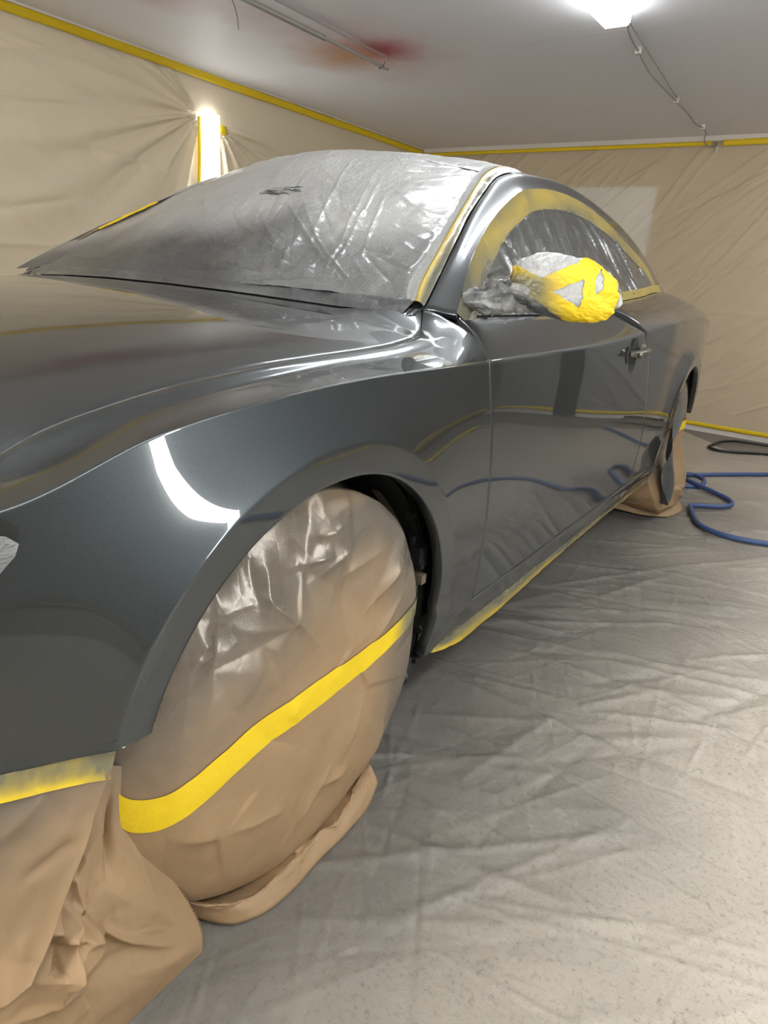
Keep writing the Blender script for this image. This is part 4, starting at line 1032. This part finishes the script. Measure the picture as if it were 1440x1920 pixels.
# band of tape round it
TP = np.array([(.396, .362), (.386, .354), (.374, .346), (.360, .336), (.349, .322), (.330, .315), (.29, .320), (.244, .333), (.188, .344), (.075, .354), (-.111, .360), (-.207, .378), (-.275, .395), (-.31, .405)])
s = np.linspace(0, 1, 140); tc = curve3(np.c_[TP, np.zeros(len(TP))])(s)[:, :2]
rows = []
for q in np.linspace(-1, 1, 8):
    z = tc[:, 1]+q*(.026-.006*smooth01(s, .55, .9))+.002*fbm(s*9, s*0+q*.2, 3); x = tc[:, 0]
    y = bag_y(x, z)+front_disp(x, z)*smooth01(1.04-np.hypot(x, z-.345)/np.interp(np.mod(np.arctan2(z-.345, x), 2*math.pi), np.r_[phi, 2*math.pi], np.r_[Rb, Rb[0]]), 0, .12)+.0022
    rows.append(np.stack([x, y, z], -1))
V, F = grid(np.stack(rows)-W1O); mk('tape_strip', V, orient(V, F, (0, 1, 0)), TAPE, WB1, attr=np.tile(np.clip(1.1*smooth01(s, .80, .90), 0, 1), 8))
# loose hem folded out on the floor
HO = curve3([(0.235, 0.790, 0.012), (0.215, 0.845, 0.008), (0.188, 0.892, 0.004), (0.148, 0.914, 0.004), (0.099, 0.922, 0.004), (0.006, 0.921, 0.004), (-0.073, 0.921, 0.004), (-0.152, 0.915, 0.006), (-0.200, 0.903, 0.020)])
HI = curve3([(0.250, 0.80, 0.06), (0.216, 0.868, 0.050), (0.169, 0.880, 0.030), (0.137, 0.886, 0.022), (0.085, 0.895, 0.036), (0.022, 0.897, 0.034), (-0.054, 0.890, 0.026), (-0.135, 0.880, 0.034), (-0.212, 0.862, 0.045)])
s = np.linspace(0, 1, 180); rows = []
for q in np.linspace(0, 1, 14):
    p = HO(s)*(1-q)+HI(s)*q; p[:, 2] += .014*math.sin(q*math.pi)+.006*fbm(s*14, s*0+q*2.5, 31)*(.3+q); p[:, 1] += (.007*fbm(s*10, s*0+q*3, 32)+.008*facets(s*6, s*0+q, 46, (0, 6, 0, 1), 4))*math.sin(q*math.pi*.8); rows.append(p)
for q in (.4, 1.0):
    p = HI(s)+np.array([0, -.06*q, -.02*q]); p[:, 2] = np.maximum(p[:, 2], .006); rows.append(p)
V, F = grid(np.stack(rows)-W1O); solidify(mk('paper_hem', V, orient(V, F, (0, .6, .6)), KRAFT, WB1), .001)

# ------------------------------------------------------------------ paper hanging from the front bumper
BP = empty('bumper_paper', (.45, .88, .01)); tag(BP, 'brown kraft paper taped under the front bumper and spread over the floor', 'paper'); BPO = np.array(BP.location)
def netsurf(ctrl, n, m):
    Cn = np.array(ctrl, float); a = np.linspace(0, 1, Cn.shape[0]); b = np.linspace(0, 1, Cn.shape[1])
    A = np.linspace(0, 1, n); B = np.linspace(0, 1, m); T = np.zeros((n, Cn.shape[1], 3)); out = np.zeros((n, m, 3))
    for k in range(3):
        for j in range(Cn.shape[1]): T[:, j, k] = cubic(a, Cn[:, j, k])(A)
        for i in range(n): out[i, :, k] = cubic(b, T[i, :, k])(B)
    return out
PA = [
  [(0.80, 0.60, 0.485), (0.65, 0.765, 0.487), (0.552, 0.835, 0.484), (0.493, 0.868, 0.482), (0.438, 0.880, 0.472), (0.374, 0.886, 0.456)],
  [(0.80, 0.60, 0.465), (0.65, 0.765, 0.466), (0.554, 0.835, 0.462), (0.497, 0.872, 0.460), (0.446, 0.884, 0.448), (0.388, 0.890, 0.426)],
  [(0.80, 0.62, 0.399), (0.66, 0.775, 0.399), (0.565, 0.830, 0.392), (0.507, 0.875, 0.386), (0.467, 0.890, 0.385), (0.413, 0.892, 0.386)],
  [(0.80, 0.64, 0.321), (0.67, 0.785, 0.321), (0.580, 0.840, 0.315), (0.516, 0.878, 0.304), (0.484, 0.893, 0.307), (0.452, 0.896, 0.322)],
  [(0.80, 0.65, 0.256), (0.68, 0.79, 0.256), (0.589, 0.845, 0.254), (0.529, 0.876, 0.255), (0.505, 0.895, 0.266), (0.478, 0.902, 0.270)],
  [(0.80, 0.66, 0.182), (0.68, 0.80, 0.182), (0.599, 0.850, 0.184), (0.542, 0.874, 0.197), (0.525, 0.895, 0.211), (0.506, 0.905, 0.226)],
]
S = netsurf(PA, 110, 200); gx, gz = S[..., 0], S[..., 2]
hd_ = .009*facets(gx, gz, 34, (.36, .82, .15, .5), 41)+.010*fbm(gx*7, gz*7, 42)+folds(gx, gz, [(.40, .40, .50, .22, .010, .012), (.46, .44, .52, .40, .012, .008), (.44, .37, .49, .35, .008, -.008), (.55, .42, .50, .25, .012, .008)])
q = np.linspace(0, 1, 110)[:, None]
S[..., 1] += hd_*smooth01(q, .02, .22)
spA = np.clip(1.15-smooth01(q+.25*fbm(gx*5, gz*5, 7), .10, .62)+0*gx, 0, 1)
V, F = grid(S-BPO); solidify(mk('paper_sheet', V, orient(V, F, (0, 1, 0)), KRAFT, BP, attr=spA), .0008)
PB = [
  [(0.420, 0.84, 0.44), (0.394, 0.850, 0.425), (0.380, 0.858, 0.415), (0.364, 0.862, 0.405), (0.350, 0.863, 0.395)],
  [(0.435, 0.860, 0.361), (0.415, 0.866, 0.350), (0.398, 0.870, 0.340), (0.368, 0.866, 0.318), (0.338, 0.864, 0.300)],
  [(0.480, 0.872, 0.312), (0.450, 0.880, 0.300), (0.413, 0.877, 0.280), (0.360, 0.876, 0.247), (0.315, 0.872, 0.230)],
  [(0.520, 0.872, 0.253), (0.475, 0.884, 0.250), (0.436, 0.897, 0.235), (0.368, 0.890, 0.189), (0.269, 0.872, 0.124)],
  [(0.570, 0.868, 0.213), (0.500, 0.884, 0.205), (0.455, 0.908, 0.190), (0.378, 0.900, 0.140), (0.244, 0.878, 0.045)],
  [(0.620, 0.858, 0.14), (0.530, 0.880, 0.135), (0.470, 0.902, 0.115), (0.388, 0.908, 0.075), (0.248, 0.886, 0.020)],
  [(0.640, 0.860, 0.010), (0.540, 0.886, 0.010), (0.468, 0.890, 0.008), (0.388, 0.888, 0.008), (0.252, 0.888, 0.006)],
]
S = netsurf(PB, 170, 170); gx, gz = S[..., 0], S[..., 2]
u_, v_ = np.meshgrid(np.linspace(0, 1, 170), np.linspace(0, 1, 170), indexing='ij')   # down, across
lump = np.exp(-(((u_-.62)/.24)**2+((v_-.52)/.26)**2))
hd_ = (.004+.022*lump)*facets(u_*1.3, v_, 60, (0, 1.3, 0, 1), 46)+.006*lump*facets(u_*1.3, v_, 150, (0, 1.3, 0, 1), 48)+.008*fbm(u_*4, v_*4, 47)*(.3+lump)
hd_ += folds(u_, v_, [(.30, .35, .50, .55, .02, .010), (.46, .20, .52, .60, .03, .020), (.52, .60, .70, .88, .02, .012), (.78, .2, .74, .6, .02, .012), (.05, .75, .34, .62, .03, -.016), (.4, .4, .75, .45, .02, .012)])
tooth = .0022*(np.abs(((np.arange(170)*.5) % 1)-.5)*4-1)          # pinked cutting edge
S[..., 0] += (tooth*(1+0*np.arange(170)))[:, None]*(v_ > .995)
S[..., 1] += hd_*smooth01(u_, .02, .2)*smooth01(1-u_, 0, .12)*smooth01(1-v_, 0, .10)
S[..., 2] = np.maximum(S[..., 2], .006)
V, F = grid(S-BPO); solidify(mk('paper_flap', V, orient(V, F, (0, 1, 0)), KRAFT, BP, attr=np.clip(.55*(1-smooth01(u_, .0, .22)), 0, 1)), .0008)
# tape along the bumper edge
St = netsurf([[(a, b+.002, c-.004) for a, b, c in r] for r in (PA[0], PA[1])]+[[(a, b+.003, c-.007) for a, b, c in PA[1]]], 24, 160)
uu_ = np.linspace(0, 1, 24)[:, None]; vv_ = np.linspace(0, 1, 160)[None]
St[..., 1] += .003+.002*fbm(St[..., 0]*22, St[..., 2]*30, 51)*smooth01(uu_, .05, .3)
St[..., 2] += .004*(1-uu_)**2
V, F = grid(St-BPO); mk('tape_strip', V, orient(V, F, (0, 1, 0)), TAPE, BP, attr=np.clip(np.interp(uu_, [0, .2, .36, .5, 1], [.9, .85, .6, .2, .18])+.30*smooth01(vv_, .86, .97)*(uu_ < .7)+.3*fbm(vv_*24, uu_*3, 8), 0, 1))

# ------------------------------------------------------------------ paper over the rear wheel
RB = empty('wheel_cover', (WB, .85, .01)); tag(RB, 'brown kraft paper skirt over the rear wheel with dark paint mist and yellow tape', 'paper'); RBO = np.array(RB.location)
n = 260; ph = np.linspace(0, 2*math.pi, n, endpoint=False); c_, s_ = np.cos(ph), np.sin(ph)
def rbag(q, k=0):
    e = np.where(s_ < 0, .55, 1.0)
    x = WB+.345*q*np.sign(c_)*np.abs(c_)**np.where(s_ < 0, .62, 1); z = .345+np.where(s_ < 0, .337, .335)*q*np.sign(s_)*np.abs(s_)**np.where(s_ < 0, .7, 1)
    x = x+np.where(s_ < 0, -.06*np.abs(s_)**2*q*0, 0)
    return x, z
rows = []; at = []
def rdisp(x, z): return .014*facets(x, z, 50, (-3.2, -2.3, -.1, .75), 61)*smooth01(z, .46, .15)+.010*fbm(x*6, z*6, 62)+folds(x, z, [(-2.62, .30, -2.72, .03, .015, .02), (-2.5, .16, -2.9, .10, .012, .014), (-2.66, .12, -2.9, .04, .012, .016), (-2.45, .06, -2.75, .05, .010, .012)])
for q in np.r_[np.linspace(.01, .9, 50), np.linspace(.92, 1, 10)]:
    x, z = rbag(q); base = .905-.05*q**7+.085*smooth01(z, .34, .0)*smooth01(q, 0, .6)
    rows.append(np.stack([x, base+rdisp(x, z)*(1-q**8*.6), np.maximum(z, .008)], -1)); at.append((x, z))
for k, dy in enumerate((.01, .04, .10, .17, .2)):
    x, z = rbag(1+.01*math.sin(k)); base = .855+.085*smooth01(z, .34, .0)-dy
    rows.append(np.stack([x+.012*fbm(ph*8, ph*0+k, 65), base, np.maximum(z, .008)], -1)); at.append((x, z))
P = np.stack(rows); V = (P-RBO).reshape(-1, 3); F = gridF(len(rows), n, closed=True)
ax_ = np.concatenate([a for a, b in at]); az_ = np.concatenate([b for a, b in at])
sp = np.clip(1.3*smooth01(az_, .37, .46)+1.2*smooth01(ax_, -2.66, -2.50)*smooth01(az_, .16, .30), 0, 1)
mk('paper_sheet', V, orient(V, F, (0, 1, 0)), KRAFT, RB, attr=sp)
s = np.linspace(0, 1, 80); rows = []
for q in np.linspace(-1, 1, 5):
    x = -2.46-.64*s; z = .400+.010*np.sin(s*3)+q*.022
    rr_q = np.hypot((x-WB)/.345, (z-.345)/.337); rows.append(np.stack([x, .905-.05*np.minimum(rr_q, 1.08)**7+.085*smooth01(z, .34, 0)*smooth01(rr_q, 0, .6)+rdisp(x, z)*(1-np.minimum(rr_q, 1)**8*.6)+.003, z], -1))
V, F = grid(np.stack(rows)-RBO); mk('tape_strip', V, orient(V, F, (0, 1, 0)), TAPE, RB, attr=np.tile(np.clip(.85*smooth01(s, .32, .10), 0, 1), 5))
rows = []
for q in np.linspace(0, 1, 8):
    s = np.linspace(0, 1, 120); p = curve3([(-2.50, .72, .02), (-2.535, .86, .01), (-2.62, .965, .004), (-2.72, .995, .004), (-2.82, 1.0, .004), (-2.90, .975, .01)])(s)
    p[:, 1] -= .05*q; p[:, 2] += .055*q**1.4+.01*fbm(s*12, s*0+q*2, 67)*q; rows.append(p)
V, F = grid(np.stack(rows)-RBO); solidify(mk('paper_hem', V, orient(V, F, (.3, 1, .3)), KRAFT, RB), .001)
# film flap hanging off the rear wheel arch edge
rows = []
zq = np.linspace(.60, .10, 40)
for q in np.linspace(0, 1, 12):
    xe = np.interp(zq, [.10, .16, .24, .32, .42, .52, .60], [-2.47, -2.435, -2.42, -2.425, -2.42, -2.455, -2.505]); wdt = np.interp(zq, [.10, .16, .24, .32, .40, .48, .56, .60], [.02, .10, .14, .06, .09, .19, .19, .12])
    x = xe-wdt*q; rows.append(np.stack([x, .935+.020*np.sin(q*5+zq*20)*smooth01(zq, .6, .3)+.03*smooth01(zq, .45, .1), zq], -1))
P = np.stack(rows); RF = empty('film_flap', (-2.45, .93, .35)); tag(RF, 'narrow dark misted plastic flap hanging from the rear wheel arch edge', 'plastic sheet')
V, F = grid(P-np.array(RF.location)); solidify(mk('film_sheet', V, orient(V, F, (0, 1, 0)), GREYFILM, RF, attr=np.full(len(V), .95)), .0008)

# ------------------------------------------------------------------ tape skirt under the sill
SL_ = curve3([(-0.405, 0.884, 0.222), (-0.471, 0.882, 0.201), (-0.581, 0.880, 0.181), (-0.690, 0.880, 0.183), (-0.840, 0.880, 0.184), (-1.031, 0.880, 0.192), (-1.307, 0.880, 0.200), (-1.720, 0.880, 0.208), (-2.188, 0.881, 0.208), (-2.400, 0.883, 0.210)])
SU_ = curve3([(-0.390, 0.886, 0.236), (-0.456, 0.886, 0.236), (-0.555, 0.886, 0.235), (-0.663, 0.886, 0.234), (-0.810, 0.886, 0.233), (-0.999, 0.886, 0.234), (-1.275, 0.886, 0.232), (-1.686, 0.886, 0.231), (-2.154, 0.886, 0.228), (-2.392, 0.886, 0.226)])
s = np.linspace(0, 1, 260); rows = []; sp = []
for q in np.linspace(0, 1, 12):
    p = SU_(s)*(1-q)+SL_(s)*q; p[:, 1] += .004*fbm(s*22, s*0+q*1.5, 71)*q+.003; rows.append(p); sp.append(np.clip((1.05-.55*q**2)-.8*(q > .93)+.3*fbm(s*16, s*0+q*2, 72)-.25*smooth01(s, .25, .0)*q, 0, 1))
P = np.stack(rows); ST = empty('sill_tape', (-1.4, .885, .2)); tag(ST, 'paint misted yellow tape skirt hanging under the door sill', 'tape')
V, F = grid(P-np.array(ST.location)); solidify(mk('tape_strip', V, orient(V, F, (0, 1, 0)), TAPE, ST, attr=np.concatenate(sp)), .0008)

# ------------------------------------------------------------------ hoses on the floor
hp = [(-4.6, 1.75), (-4.25, 1.48), (-4.04, 1.29), (-3.80, 1.08), (-3.56, .89), (-3.42, .79), (-3.30, .80), (-3.26, .88), (-3.33, .99), (-3.42, 1.00), (-3.50, .93), (-3.45, .84), (-3.34, .92), (-3.24, 1.08), (-3.16, 1.17), (-3.06, 1.19), (-2.98, 1.145), (-2.93, 1.075), (-2.905, 1.04), (-2.88, 1.028), (-2.855, 1.028), (-2.82, 1.035), (-2.74, 1.06), (-2.64, 1.09), (-2.56, 1.13), (-2.50, 1.22), (-2.50, 1.33), (-2.53, 1.42), (-2.56, 1.58), (-2.4, 1.85), (-1.9, 2.1), (-1.2, 2.0), (-.8, 2.25)]
hz_ = [.014]*len(hp); hz_[9:14] = [.03, .034, .036, .034, .02]
hh = tag(tube_obj('air_hose', [(x, y, z) for (x, y), z in zip(hp, hz_)], .0125, BLUE, None, 12, 420), 'blue rubber air hose coiled on the floor film behind the rear wheel', 'hose')
ct = RW(np.array([5.5, 5.31, 5.25, 5.12, 4.95, 4.80, 4.74, 4.78, 4.88, 4.98, 5.1])-.15, np.array([1.5, .92, .72, .64, .62, .62, .68, .78, .90, 1.05, 1.5]), .012)
tag(tube_obj('black_cable', ct, .010, BLACK, None, 10, 160), 'black cable loop lying on bare floor at the foot of the end wall', 'cable')
